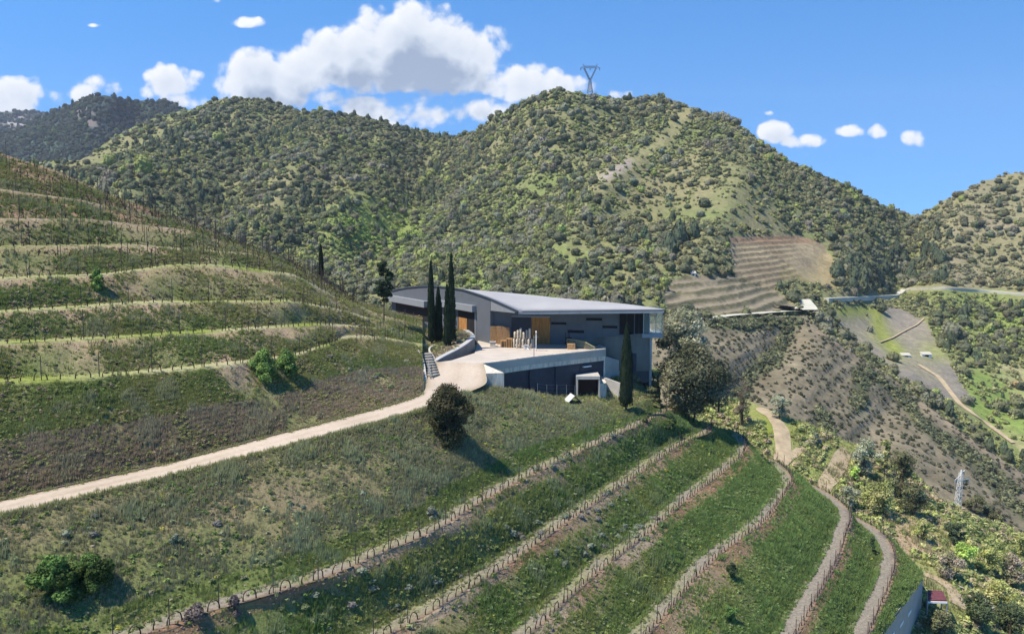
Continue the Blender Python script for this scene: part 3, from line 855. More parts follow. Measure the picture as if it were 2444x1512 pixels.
# ================================================================== ROAD, DECK
M_CONC = mat_surface('concrete', (.42, .40, .36), .9, var=.10, scale=.9, bump=.02)
M_CONC_W = mat_surface('concrete_stained', (.68, .60, .48), .9, var=.08, scale=2.5, stain=(.34, .32, .28), stretch=(1, 1, .25))
M_CONC_D = mat_surface('concrete_dark', (.20, .19, .175), .9, var=.12, scale=.7, bump=.02)
M_ROAD = mat_surface('road_concrete', (.44, .37, .30), .95, var=.10, scale=.8, bump=.02)
M_DECK = mat_surface('deck_concrete', (.43, .385, .335), .9, var=.08, scale=.5, bump=.01)
M_PANEL = mat_surface('grey_panel', (.122, .132, .142), .7, var=.10, scale=.6)
M_GABLE = mat_surface('gable_render', (.10, .112, .13), .85, var=.05, scale=.5)
M_NAVY = mat_surface('navy_cladding', (.032, .040, .056), .6, var=.12, scale=.8)
M_ROOF = mat_surface('roof_metal', (.335, .33, .325), .6, metallic=.0, var=.05, scale=.25, stretch=(1, 1, 1))
M_FASCIA = mat_surface('fascia_metal', (.25, .27, .29), .5, metallic=.2, var=.04)
M_TRIM = mat_surface('dark_trim', (.04, .05, .065), .5, var=.1)
M_DARK = mat_surface('dark_interior', (.012, .012, .014), .9, var=.2)  # near-black colour stands in for the dark of unlit interiors
M_WOOD = mat_surface('orange_wood', (.36, .17, .05), .75, var=.22, scale=1.4, stretch=(3, 3, .6))
M_PALLET = mat_surface('pallet_wood', (.40, .235, .105), .85, var=.25, scale=3)
M_PALE = mat_surface('pale_wood', (.50, .43, .33), .85, var=.2, scale=4)
M_WHITE = mat_surface('white_paint', (.72, .72, .70), .6, var=.06, scale=3)
M_STEEL = mat_surface('galvanised_steel', (.33, .34, .35), .5, metallic=.4, var=.08, scale=4)
M_TOWER = mat_surface('tower_steel', (.14, .16, .20), .7, metallic=.2, var=.08, scale=1)
M_BLACK = mat_surface('black_rubber', (.02, .02, .02), .8, var=.1)
M_RAIL = mat_surface('railing_wood', (.36, .33, .17), .8, var=.2, scale=4)
M_BARK = mat_surface('bark', (.085, .060, .042), .95, var=.25, scale=6, bump=.02, stretch=(1, 1, .3))
M_VINE = mat_surface('vine_bark', (.050, .034, .024), .95, var=.25, scale=8)
M_STAKE = mat_surface('weathered_stake', (.075, .062, .052), .9, var=.2, scale=5)
M_WIRE = mat_surface('wire', (.16, .15, .14), .6, metallic=.3, var=.05)
M_MAROON = mat_surface('maroon_canvas', (.12, .040, .050), .9, var=.2, scale=2)


def mat_glass():
    m, nt, b = principled('window_glass')
    b.inputs['Base Color'].default_value = (.55, .66, .62, 1); b.inputs['Roughness'].default_value = .03
    b.inputs['Transmission Weight'].default_value = .8; b.inputs['IOR'].default_value = 1.3; b.inputs['Alpha'].default_value = .45
    return m


M_GLASS = mat_glass()
road_edgeR = [pD(*c) for c in _c[:8]]
RLk = [ext(road_edgeR[0].copy(), road_edgeR[1].copy(), 20)] + road_edgeR + [pZ(1156, 916, -17.75), pZ(1157, 891, -17.05), pZ(1152, 867.5, -16.5)]
RUk = [pD(-260, 1264, 54), pD(0, 1197, 58.7), pD(211, 1150, 63), pD(422, 1102, 67.8), pD(640, 1044, 73.5), pD(811, 1000, 79), pD(998, 946, 89.4), pD(1019, 905, 97), pZ(1036, 877, -16.75), pZ(1044, 864, -16.5)]
RUk = [ext(RUk[0].copy(), RUk[1].copy(), 8)] + RUk
ra = smooth_line(RLk, 160); rb = smooth_line(RUk, 160)
rows_ = []
for q in np.linspace(-.02, 1.02, 9):
    P = ra * (1 - q) + rb * q; P[:, 2] += .05; rows_.append(P)
Vr = np.concatenate(rows_)
Vr[:, 2] += fbm(Vr, 1.2, 2, 3) * .012
qq = np.repeat(np.linspace(0, 1, 9), 160); rn = fbm(Vr, 1.1, 4, 77); rn2 = fbm(Vr, 5, 3, 78)
RC = mix(np.array([.43, .36, .285]), np.array([.34, .275, .205]), np.clip(.45 + rn2 * 1.3 + rn * .7, 0, 1))
RC = mix(RC, np.array([.48, .42, .35]), np.clip(np.exp(-((qq - .3) / .1) ** 2) + np.exp(-((qq - .7) / .1) ** 2) + rn * .4, 0, 1) * .6)
RC = mix(RC, np.array([.22, .19, .10]), np.clip((np.abs(qq - .5) - .40) * 8 + rn * .8, 0, 1) * .7)
tag(link('road', np_mesh('road', Vr, grid_faces(9, 160), RC, mat_vcol('road_dust', 3.0, .13, .02, fine=14), True)), kind='structure')
# earth under the road down to the hill side
skirt = [rb + np.array([0, 0, .0]), ra + np.array([0, 0, -.0])]
Vs = np.concatenate([ra + np.array([0, 0, -.02]), rb + np.array([0, 0, -.02])])
tag(link('road_bed', np_mesh('road_bed', Vs, grid_faces(2, 160), col=np.tile(SOIL_L, (len(Vs), 1)), mat=M_GROUND)), kind='structure')
# open concrete gutter on the hill side of the road
gut = side_offset(rb, .02); g_in = side_offset(rb, .32)
k = 128
m = MB(); m.wall([tuple(p) for p in gut[:k:3]], list(gut[:k:3, 2] - .3), list(gut[:k:3, 2] + .16), .12)
tag(m.build('roadside_kerb', mat_surface('kerb', (.17, .135, .11), .95, var=.2, scale=2)), kind='structure')

DZ = CZ - 16.5


def vplane(A, B):
    A = np.array(A[:2], float); B = np.array(B[:2], float); d = (B - A) / np.linalg.norm(B - A)
    n = np.array([d[1], -d[0]])
    if n @ A > 0: n = -n
    return A, d, n          # n points to the camera


def onp(x, y, pl, out=0.0):
    A, d, n = pl; r = ray(x, y)
    t = ((A + n * out) @ n) / (r[:2] @ n)
    return np.array([r[0] * t, r[1] * t, CZ + r[2] * t])


def prect(m, pl, x0, x1, y0, y1, out, back=0.0, zt=None, zb=None):
    """upright box on plane pl between photo columns x0,x1 (taken at rows y0,y1 for its height)"""
    ym = (y0 + y1) / 2
    a = onp(x0, ym, pl); b = onp(x1, ym, pl)
    zt = onp((x0 + x1) / 2, y0, pl)[2] if zt is None else zt
    zb = onp((x0 + x1) / 2, y1, pl)[2] if zb is None else zb
    n = pl[2]
    q = [a[:2] + n * out, b[:2] + n * out, b[:2] - n * back, a[:2] - n * back]
    m.prism([tuple(v) for v in q], zb, zt); return m


gp = pZ(1170, 819, -16.5); g0 = pD(937, 691, 150)
GP = vplane(gp, g0)
f0 = pD(1172, 780, 122.3); f1 = pD(1545, 780, 118.6)
FP = vplane(f0, f1)
eL = onp(1237, 741, GP); eR = pD(1584, 737.5, eL[1])
win = empty('winery_building', (gp[0], gp[1], DZ), 'long low grey winery building with curved pale metal roof behind the concrete terrace', 'building')

# roof
arch = [(934, 692), (950, 688), (971, 684), (1000, 681), (1026, 680), (1060, 682.5), (1080, 685), (1104, 689), (1120, 694), (1136, 699), (1153, 705), (1170, 711), (1188, 719), (1206, 727), (1222, 734), (1237, 741)]
back = [(1104, 689, None), (1241, 701, 128), (1358, 713, 124.5), (1476, 723, 120.5), (1584, 736.8, eL[1] + .4)]
fr = [onp(x, y, GP, .07) for x, y in arch]
it = 7
right_front = smooth_line([fr[7], fr[9], fr[11], fr[13], fr[15]], 20)
eave = [eL * (1 - t) + eR * t for t in np.linspace(0, 1, 30)[1:]]
front = np.vstack([right_front, eave])
bk = smooth_line([fr[7]] + [pD(x, y, D) for x, y, D in back[1:]], 60)
tt = np.concatenate([np.linspace(0, .28, 20), np.linspace(.28, 1, 30)[1:]])
bkr = np.stack([np.interp(tt, np.linspace(0, 1, 60), bk[:, k]) for k in range(3)], 1)
R = []
for q in np.linspace(0, 1, 8):
    P = front * (1 - q) + bkr * q; P[:, 2] += .35 * q * (1 - q) * 4 * np.sin(np.pi * np.clip(tt, 0, 1)) * .8; R.append(P)
Vt = np.concatenate(R); nC = len(front)
# top shell + closed underside
Vb = Vt - np.array([0, 0, .16])
Fg = grid_faces(8, nC)
allV = np.vstack([Vt, Vb]); nb = len(Vt)
rim = [i for i in range(nC)] + [r_ * nC + nC - 1 for r_ in range(1, 8)] + [7 * nC + i for i in range(nC - 2, -1, -1)]
Fr = [(a, b, b + nb, a + nb) for a, b in zip(rim, rim[1:] + rim[:1])]
me = np_mesh('roof', allV, np.vstack([Fg, Fg[:, ::-1] + nb, np.array(Fr)]), mat=M_ROOF)
me.transform(__import__('mathutils').Matrix.Translation(-Vector(win.location)))
roof = link('roof', me, win)
# roof behind the left part of the arch
la = np.array(fr[:8]); lb = la + np.array([2.5, 9, -2.3]); m = MB()
for i in range(7):
    a, b, c, d = la[i], la[i + 1], lb[i + 1], lb[i]
    m.add([a, b, c, d, a - [0, 0, .16], b - [0, 0, .16], c - [0, 0, .16], d - [0, 0, .16]], [(0, 1, 2, 3), (7, 6, 5, 4), (0, 4, 5, 1), (2, 6, 7, 3)])
m.build('rear_roof', M_ROOF, win)
m = MB()      # arch trim
for i in range(len(fr) - 1): m.bar(fr[i] + [0, 0, -.12], fr[i + 1] + [0, 0, -.12], .12, .2)
m.build('roof_edge_trim', M_TRIM, win)
m = MB()
e1 = eL + [0, -.02, -.02]; e2 = eR + [0, -.02, -.02]
for k in range(7):
    a = e1 * (1 - k / 7) + e2 * (k / 7); b = e1 * (1 - (k + .985) / 7) + e2 * ((k + .985) / 7)
    m.bar(a + [0, 0, -.34], b + [0, 0, -.34], .10, .26)
m.build('eave_fascia', M_FASCIA, win)
m = MB(); m.bar(e1 + [0, .06, -.16], e2 + [0, .06, -.16], .16, .12); m.build('gutter', M_TRIM, win)
# seams of the metal roof
# soffit of the overhang
m = MB(); s0 = onp(1172, 742, GP, .05)
m.add([s0, onp(1237, 747, GP, .05), eR + [0, 0, -.46], onp(1584, 742, FP), onp(1172, 742, FP)], [(0, 1, 2, 3, 4)])
m.build('soffit', M_FASCIA, win, tri=True)
# gable wall
gm_ = MB()
top = [onp(x, y + 2, GP) for x, y in arch if x <= 1170]
bx0, bx1 = onp(937, 760, GP), onp(1170, 760, GP)
V_ = [np.array([p[0], p[1], p[2]]) for p in top] + [np.array([bx1[0], bx1[1], DZ - .3]), np.array([bx0[0], bx0[1], DZ - 4])]
th = np.array([-GP[2][0] * .5, -GP[2][1] * .5, 0]); n = len(V_)
gm_.add(V_ + [v + th for v in V_], [tuple(range(n)), tuple(range(2 * n - 1, n - 1, -1))] + [(i, n + i, n + (i + 1) % n, (i + 1) % n) for i in range(n)])
gm_.build('gable_wall', M_GABLE, win, tri=True)
m = MB()      # triangular cheek between pillar and eave corner
c_ = [onp(1171, 713, GP), onp(1234, 741.5, GP), onp(1228, 746.5, GP), onp(1171, 741, GP)]
m.add(c_ + [v + th * .4 for v in c_], [(0, 1, 2, 3), (7, 6, 5, 4), (0, 4, 5, 1), (1, 5, 6, 2), (2, 6, 7, 3), (3, 7, 4, 0)])
m.build('eave_cheek', mat_surface('pale_cladding', (.20, .21, .225), .7, var=.05), win)
m = prect(MB(), GP, 934, 1024, 711, 725, .9); m.build('canopy', M_FASCIA, win)
m = prect(MB(), GP, 1050, 1137, 722, 736.5, .7); m.build('canopy', M_FASCIA, win)
m = prect(MB(), GP, 1094, 1133, 737, 803, .03); dw = m.build('entrance_dark_panel', M_DARK, win)  # dark panel proud of the wall, painted in for the shaded doorway
m = prect(MB(), GP, 1096, 1115, 758, 801, .07); m.build('entrance_door', M_WOOD, dw)
m = prect(MB(), GP, 945, 1022, 726, 760, .03); m.build('opening_dark_panel', M_DARK, win)  # no recess here: a dark panel gives the shade of an opening
m = prect(MB(), GP, 1133.6, 1136, 736, 812, .06); m.build('door_jamb', M_FASCIA, win)
# facade in panels
edges = [1172, 1221, 1268, 1314, 1355.5, 1398, 1437.5, 1475, 1536]
for i in range(len(edges) - 1):
    m = prect(MB(), FP, edges[i] + .25, edges[i + 1] - .25, 746, 820, 0, .3, zb=DZ - .05 if i < 5 else CZ - 17.0, zt=CZ - 11.6)
    m.build('facade_panel', M_PANEL, win)
m = prect(MB(), FP, 1172, 1551, 746, 820, -.04, .34, zb=CZ - 21.5, zt=CZ - 11.7); m.build('rear_facade_wall', M_TRIM, win)
m = prect(MB(), FP, 1268.5, 1313, 755, 822, .06, zb=DZ + .02); dr = m.build('sliding_door', M_WOOD, win)
m = prect(MB(), FP, 1221, 1267, 756.5, 822, .05, zb=DZ + .02); m.build('roller_door', M_NAVY, win)
m = prect(MB(), FP, 1221, 1313.5, 753.5, 756.2, .10); m.build('door_lintel', M_FASCIA, win)
for (a, b, c, d) in ((1315.5, 1352, 768.8, 774.2), (1354.8, 1394, 788, 794), (1399, 1437, 758.6, 764.6), (1438, 1473.5, 777.2, 782.8)):
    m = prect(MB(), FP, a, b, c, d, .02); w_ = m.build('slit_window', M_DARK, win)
    m = MB(); prect(m, FP, a, b, c - .9, c, .06); m.build('window_head', M_TRIM, w_)
for (a, b, c, d) in ((1478.5, 1513, 748, 798), (1515.5, 1534.5, 748, 796)):
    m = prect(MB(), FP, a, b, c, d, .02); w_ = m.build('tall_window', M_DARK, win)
    m = MB()
    for q in (a, (a + b) / 2, b): prect(m, FP, q - .4, q + .4, c, d, .06)
    m.build('window_frame', M_TRIM, w_)
# plain concrete base that grows taller to the right
m = MB()
pts = [(1345, 812), (1405, 806.5), (1478, 799.5), (1551, 794), (1551, 885), (1345, 885)]
c_ = [onp(x, y, FP, .16) for x, y in pts]; b_ = [onp(x, y, FP, -.2) for x, y in pts]; n = len(c_)
m.add(c_ + b_, [tuple(range(n)), tuple(range(2 * n - 1, n - 1, -1))] + [(i, n + i, n + (i + 1) % n, (i + 1) % n) for i in range(n)])
m.build('concrete_base', mat_surface('base_concrete', (.17, .165, .14), .9, var=.12, scale=.5, stain=(.105, .10, .09), stretch=(1, 1, .4)), win, tri=True)
m = prect(MB(), FP, 1503, 1519, 842, 885, .2); m.build('base_door', M_NAVY, win)
m = MB(); a = onp(1551, 800, FP); m.prism([(a[0], a[1] - .16), (a[0] + .3, a[1] - .16), (a[0] + 1.6, a[1] + 12), (a[0] + 1.3, a[1] + 12)], CZ - 23, CZ - 14.6)
m.build('end_wall', M_CONC, win)
# glass box at the right end
gb = MB(); a = onp(1536, 770, FP, .6); b = onp(1582, 770, FP, .6)
gb.box(a[0], b[0] - .05, a[1], a[1] + .04, CZ - 14.7, CZ - 11.55)
gb.box(b[0] - .05, b[0], a[1], a[1] + 4, CZ - 14.7, CZ - 11.55)
glz = gb.build('glazed_corner', M_GLASS, win)
for q in (0, .33, .66, 1):
    m = MB(); m.box(a[0] + (b[0] - a[0]) * q - .05, a[0] + (b[0] - a[0]) * q + .05, a[1] - .04, a[1] - .002, CZ - 14.7, CZ - 11.55); m.build('glazing_bar', M_STEEL, glz)
m = MB(); m.box(a[0] - .2, b[0] + .1, a[1] - .15, a[1] + 4.2, CZ - 15.25, CZ - 14.72); m.build('floor_slab', M_FASCIA, win)

# ---- terrace
def zp(x, y, z=-16.5): return pZ(x, y, z)[:2]


deck_pts = [zp(1044, 864), zp(1077, 859.5), zp(1133, 842), zp(1137, 826), onp(1133, 800, GP)[:2] + [.5, 4], onp(1400, 800, FP)[:2] + [0, 1.0], zp(1422, 821), zp(1436, 826), zp(1445, 833), zp(1360, 842.5), zp(1272, 852), zp(1180, 864.5), zp(1152, 867.5)]
m = MB(); m.prism([tuple(p) for p in deck_pts][::-1], DZ - .9, DZ)
tag(m.build('terrace_floor', M_DECK, tri=True), kind='structure')
ter = empty('terrace_wall', (*zp(1203, 860), CZ - 22), 'curved terrace wall with pale concrete parapet band above navy cladding', 'retaining wall')
pl_line = [zp(1152, 867.3), zp(1180, 864.3), zp(1203, 861), zp(1272, 851.8), zp(1360, 842.2), zp(1445, 832.8)]
pr_side = [zp(1445, 832.8), zp(1446.5, 829.5), zp(1437, 825), zp(1424, 821.5)]
m = MB(); m.wall([tuple(p) for p in pl_line], CZ - 18.0, DZ + .08, .3); m.build('parapet', M_CONC_W, ter)
m = MB(); m.wall([tuple(p) for p in pr_side], CZ - 21.8, DZ + .07, .3); m.build('curved_end', M_CONC_W, ter)
nv = [p + np.array([0, .10]) for p in pl_line[2:]]; nv[-1] = nv[-1] + [-.12, 0]
nv[0] = nv[0] + np.array([-.2, -.03])
m = MB(); m.wall([tuple(p) for p in nv], CZ - 23.2, CZ - 18.002, .3); nvo = m.build('navy_cladding', M_NAVY, ter)
m = MB()
NV = vplane(nv[0], nv[-1])
for k in range(1, 4):
    p = nv[0] + (nv[-1] - nv[0]) * k / 4
    q = onp(proj([[p[0], p[1], CZ - 20]])[0, 0], 890, NV, .01)
    m.box(q[0] - .012, q[0] + .012, q[1] - .03, q[1] + .3, CZ - 23, CZ - 18.05)
m.build('cladding_joints', M_TRIM, nvo)
m = prect(MB(), NV, 1390, 1408, 872.5, 874.5, .35); m.build('wall_light', M_WHITE, ter)
# ramp end block
rp = [pZ(1152, 867.6, -16.5), pZ(1203, 889.8, -17.05), pZ(1156.5, 891.2, -17.05)]
m = MB(); m.prism([(p[0], p[1]) for p in rp][::-1], [CZ - 19.6] * 3, [p[2] + .03 for p in rp][::-1]); m.build('ramp_end_block', M_CONC_W, ter)
# garage
gf = vplane(pD(1376, 920, 111.6), pD(1432, 920, 111.6))
gar = empty('garage_portal', tuple(pD(1404, 944, 111.6)), 'small concrete garage portal with dark open doorway under the navy wall', 'garage')
m = prect(MB(), gf, 1375.5, 1432, 896.8, 904.5, .1, 3.2); m.build('lintel', M_CONC, gar)
m = prect(MB(), gf, 1375.5, 1379.5, 904.6, 943, .08, 3.2, zb=CZ - 22.9); m.build('jamb', M_CONC, gar)
m = prect(MB(), gf, 1428.5, 1432, 904.6, 943, .08, 3.2, zb=CZ - 22.9); m.build('jamb', M_CONC, gar)
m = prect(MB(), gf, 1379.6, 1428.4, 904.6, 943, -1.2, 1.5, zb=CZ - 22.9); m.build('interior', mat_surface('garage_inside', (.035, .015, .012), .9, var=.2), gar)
a = onp(1432, 920, gf); m = MB(); m.prism([(a[0] + .01, a[1] - .1), (a[0] + .9, a[1] + .6), (a[0] + .9, a[1] + 3.4), (a[0] + .01, a[1] + 3.2)], CZ - 22.9, CZ - 20.35)
m.build('side_wall', M_CONC_W, gar)

def stand(name, label, cat, wl, zb, zt, th, mat, group=None):
    m = MB(); m.wall([tuple(p[:2]) for p in wl], zb, zt, th); o = m.build(name, mat)
    return tag(o, label, cat, group)


stand('retaining_wall', 'sloping pale concrete retaining wall right of the navy clad terrace', 'retaining wall', [pD(1446, 850, 117.2), pD(1484, 861, 119.5), pD(1505, 868, 121)], [CZ - 21] * 3, [pD(1446, 850, 117.2)[2], pD(1484, 861, 119.5)[2], pD(1505, 868, 121)[2]], .3, M_CONC)
stand('low_wall', 'low concrete kerb wall running down the grass from the terrace corner', 'wall', [pD(1434, 898, 115.2), pD(1482, 915, 113.5)], [CZ - 23] * 2, [pD(1434, 898, 115.2)[2], pD(1482, 915, 113.5)[2]], .3, M_CONC)

# planter wall on the left of the terrace
PW = [(1043, 859.5, 105.5, 864), (1057.5, 851, 106.6, 862), (1077, 841, 108.5, 859), (1095, 831.6, 110.3, 853), (1112, 821, 112.3, 848), (1125, 811, 113.9, 843), (1133, 803, 115.4, 838), (1130, 797, 119, 830), (1123, 791, 124, 820), (1112, 784, 130, 815), (1097, 778, 136, 812)]
tops = [pD(a, b, c) for a, b, c, d in PW]
tsm = smooth_line(tops, 44)
stand('planter_wall', 'curved grey retaining wall with pale coping around the cypress bed', 'retaining wall', tsm, CZ - 17.2, list(tsm[:, 2] - .12), .5, M_CONC_D)
m = MB(); m.wall([tuple(p[:2]) for p in side_offset(tsm, -.04)], list(tsm[:, 2] - .118), list(tsm[:, 2] + .02), .66)
o = m.build('coping', mat_surface('coping', (.36, .36, .36), .8, var=.06)); o.parent = bpy.data.objects['planter_wall']
# soil inside the bed
xsP = np.linspace(0, 1, 40)
Aq = side_offset(tsm, .35)[::1]; Aq[:, 2] -= .12
Bq = smooth_line([pD(1020, 838, 112), pD(1024, 815, 118), pD(1040, 800, 123), pD(1060, 790, 130), pD(1075, 782, 140)], 44)
Cq = smooth_line([pD(1000, 838, 109), pD(1002, 815, 114), pD(1006, 800, 120), pD(1012, 790, 130), pD(1030, 782, 140)], 44)
Rr = []
for i in range(10): Rr.append(Aq * (1 - i / 9) + Bq * (i / 9))
for i in range(1, 6): Rr.append(Bq * (1 - i / 5) + Cq * (i / 5))
Vp = np.concatenate(Rr); Vp[:, 2] += fbm(Vp, 1.5, 3, 4) * .15
cp = mix(SOIL_L, OLIVE * 1.1, np.clip(.4 + fbm(Vp, 2, 3, 6), 0, 1))
TERRAIN.append(dict(name='planter', V=Vp, F=grid_faces(15, 44), col=cp, T=np.full(len(Vp), 5), S=np.zeros(len(Vp))))
tag(link('ground_planter', np_mesh('ground_planter', Vp, grid_faces(15, 44), cp, M_GROUND, True)), kind='structure')
BV['planter'] = BVHTree.FromPolygons([tuple(v) for v in Vp], [tuple(f) for f in grid_faces(15, 44).tolist()]); ORDER.append('planter'); TD['planter'] = TERRAIN[-1]
# walls and steps of the stair by the bed
wl = smooth_line([pD(1019, 906, 96.6), pD(1012, 862, 101.5), pD(1000, 836, 106), pD(995, 826, 109.5), pD(1003, 823, 112.5), pD(1020, 820, 114)], 30)
stand('stair_wall', 'grey curved outer wall of the stairs climbing beside the grass slope', 'wall', wl, list(wl[:, 2] - 2.6), list(wl[:, 2] + .05), .3, M_CONC)
wl2 = smooth_line([pD(1042, 868, 104.5), pD(1036, 852, 107), pD(1027, 838, 110.5), pD(1030, 829, 113), pD(1046, 824, 115.5), pD(1062, 822, 117)], 30)
stand('bed_kerb', 'thin pale curved kerb enclosing the small dry bed below the cypresses', 'kerb', wl2, list(wl2[:, 2] - 1.6), list(wl2[:, 2] + .12), .22, M_CONC)
st = empty('stairs', tuple(pD(1030, 890, 98.5)), 'flight of concrete steps between the two curved walls', 'stairs')
for k in range(9):
    t = k / 8; a = pD(1022 - 14 * t, 898 - 52 * t, 98 + 9 * t); b = pD(1040 - 10 * t, 893 - 46 * t, 99.3 + 8 * t)
    z = a[2] - .1; m = MB(); d = (b - a); d[2] = 0; m.bar(np.array([a[0], a[1], z]), np.array([b[0], b[1], z]), 1.15, .5); m.build('step', mat_surface('step_concrete', (.22, .21, .18), .95, var=.15), st)
rl = empty('stair_railing', tuple(pD(1028, 890, 99)), 'pale metal handrail beside the concrete steps', 'railing')
for k in range(5):
    t = k / 4; a = pD(1021 + 3 * t - 8 * t, 905 - 34 * t, 97.2 + 5 * t)
    m = MB(); m.bar(a + [0.3, 0, -.6], a + [0.3, 0, .65], .06); m.build('post', M_STEEL, rl)
for h in (.6, .2):
    m = MB(); m.bar(pD(1021, 905, 97.2) + [.3, 0, h], pD(1016, 871, 102.2) + [.3, 0, h], .05); m.build('rail', M_STEEL, rl)

# ---- objects on the terrace
def pallet_stack(x, y, n, ry, label, w=1.2, upright=False):
    lay = ['bottom', 'second', 'third', 'fourth', 'fifth', 'sixth', 'seventh', 'eighth']
    base = pZ(x, y, -16.5)
    for k in range(n):
        e = empty('pallet', (base[0], base[1], DZ + k * .15), label[0] if k == n - 1 else label[1].replace('LAYER', lay[k]), 'pallet', 'stacked wooden pallets on the terrace', rz=ry)
        def part(nm, bxs):
            m = MB()
            for b in bxs: m.box(*b)
            o = m.build(nm, M_PALLET, None); o.parent = e; return o
        part('top_boards', [(-w / 2, w / 2, -.5 + j * .165, -.5 + j * .165 + .12, .118, .14) for j in range(6)])
        part('stringers', [(-w / 2 + j * (w / 2 - .05), -w / 2 + j * (w / 2 - .05) + .1, -.5, .45, .022, .116) for j in range(3)])
        part('bottom_boards', [(-w / 2, w / 2, -.5 + j * .42, -.5 + j * .42 + .1, 0, .02) for j in range(3)])


def leaning(name, label, x, y, w, h, tilt, group):
    """a pallet standing on its edge"""
    base = pZ(x, y, -16.5)
    e = empty(name, (base[0], base[1], DZ), label, 'pallet', group)
    for nm, bxs in (('slats', [(-w / 2 + j * (w / 7.2), -w / 2 + j * (w / 7.2) + w / 9.5, -.02, .0, 0, h) for j in range(8)]),
                    ('cross_bars', [(-w / 2, w / 2, .002, .1, z, z + .1) for z in (.02, h / 2, h - .12)]),
                    ('back_slats', [(-w / 2 + j * (w / 7.2), -w / 2 + j * (w / 7.2) + w / 9.5, .102, .12, 0, h) for j in (0, 3, 7)])):
        for b in bxs:
            m = MB(); m.box(*b); o = m.build(nm[:-1], M_PALLET); o.parent = e
    e.rotation_euler = (-tilt, 0, 0)


leaning('upright_pallet', 'tall orange slatted pallet leaning beside the grey pillar, leftmost of three', 1180, 820, 1.1, 2.45, .04, 'upright pallets by the pillar')
leaning('upright_pallet', 'tall orange slatted pallet leaning between two others near the pillar', 1195, 821, .95, 2.5, .06, 'upright pallets by the pillar')
leaning('upright_pallet', 'tall orange slatted pallet leaning next to the stacked pale rolls', 1208, 822, .8, 2.4, .03, 'upright pallets by the pillar')
pallet_stack(1203, 827.5, 6, .1, ('wooden pallet on top of the low stack before the upright pallets', 'wooden pallet, LAYER layer from the ground of the low stack before the upright pallets'), .9)
pallet_stack(1216, 828, 8, -.15, ('wooden pallet on top of the stack left of the pale rolls', 'wooden pallet, LAYER layer from the ground of the stack left of the pale rolls'), .8)
for k in range(13):       # pale wrapped rolls standing in two tiers
    tier = k >= 7; j = k - 7 if tier else k
    x = 1227 + j * 7.0 + (2 if tier else 0); b = pZ(x, 829 + (j % 2) * 1.2 + j * .15, -16.5)
    if not tier: b0 = b
    h = 1.25 if not tier else 1.15 + .25 * ((j * 7) % 3 - 1)
    m = MB(); prof = [(0, .14), (.12, .17), (.5, .15), (.9, .17), (1.0, .10)]
    zb = (DZ if not tier else DZ + 1.26)
    if tier: b = pZ(x, 829 + (j % 2) * 1.2, -16.5)
    m.tube([(b[0], b[1], zb + h * q) for q, r in prof], [r for q, r in prof], 9)
    o = m.build('wrapped_roll', M_PALE, smooth=True)
    tag(o, 'pale upright wrapped roll in the %s tier, number %s from the pallets' % (('lower', ['first', 'second', 'third', 'fourth', 'fifth', 'sixth', 'seventh'][j]) if not tier else ('upper', ['first', 'second', 'third', 'fourth', 'fifth', 'sixth', 'seventh'][j])), 'roll', 'pale rolls stacked on the terrace')
m = MB(); b = pZ(1272, 829, -16.5); m.box(b[0] - 2.7, b[0] - .2, b[1] + .2, b[1] + .9, DZ + .0, DZ + .14); tag(m.build('plank_base', M_PALLET), 'low wooden plank base behind the pale rolls', 'pallet')
bn = empty('plastic_bin', tuple(pZ(1176, 826, -16.5)), 'small pale square bin at the foot of the grey pillar', 'bin')
m = MB()
for b in ((-.35, .35, -.3, .3, 0, .06), (-.35, .35, -.3, -.26, .06, .62), (-.35, .35, .26, .3, .06, .62), (-.35, -.31, -.26, .26, .06, .62), (.31, .35, -.26, .26, .06, .62)): m.box(*b)
o = m.build('bin_body', M_PALE); o.parent = bn
m = MB()
for b in ((-.4, .4, -.35, -.3, .6, .66), (-.4, .4, .3, .35, .6, .66), (-.4, -.35, -.3, .3, .6, .66), (.35, .4, -.3, .3, .6, .66)): m.box(*b)
o = m.build('bin_rim', M_WHITE); o.parent = bn
# white garden chair lying among the rolls
for ci, (x, y, rz, lab) in enumerate(((1251, 832.5, .5, 'white plastic chair tipped over in front of the pale rolls, nearer the pallets'), (1262, 833, -.6, 'white plastic chair tipped over near the lamp pole foot end of the rolls'))):
    b = pZ(x, y, -16.5); e = empty('plastic_chair', (b[0], b[1], DZ + .18), lab, 'chair', 'white chairs by the rolls')
    e.rotation_euler = (1.2, .2, rz)
    for nm, bxs in (('seat', [(-.22, .22, -.22, .22, .2, .24)]), ('backrest', [(-.22, .22, .2, .24, .24, .6)]), ('leg', [(-.22, -.18, -.22, -.18, -.15, .2)]), ('leg', [(.18, .22, -.22, -.18, -.15, .2)]), ('leg', [(-.22, -.18, .18, .22, -.15, .2)]), ('leg', [(.18, .22, .18, .22, -.15, .2)])):
        m = MB()
        for q in bxs: m.box(*q)
        o = m.build(nm, M_WHITE); o.parent = e
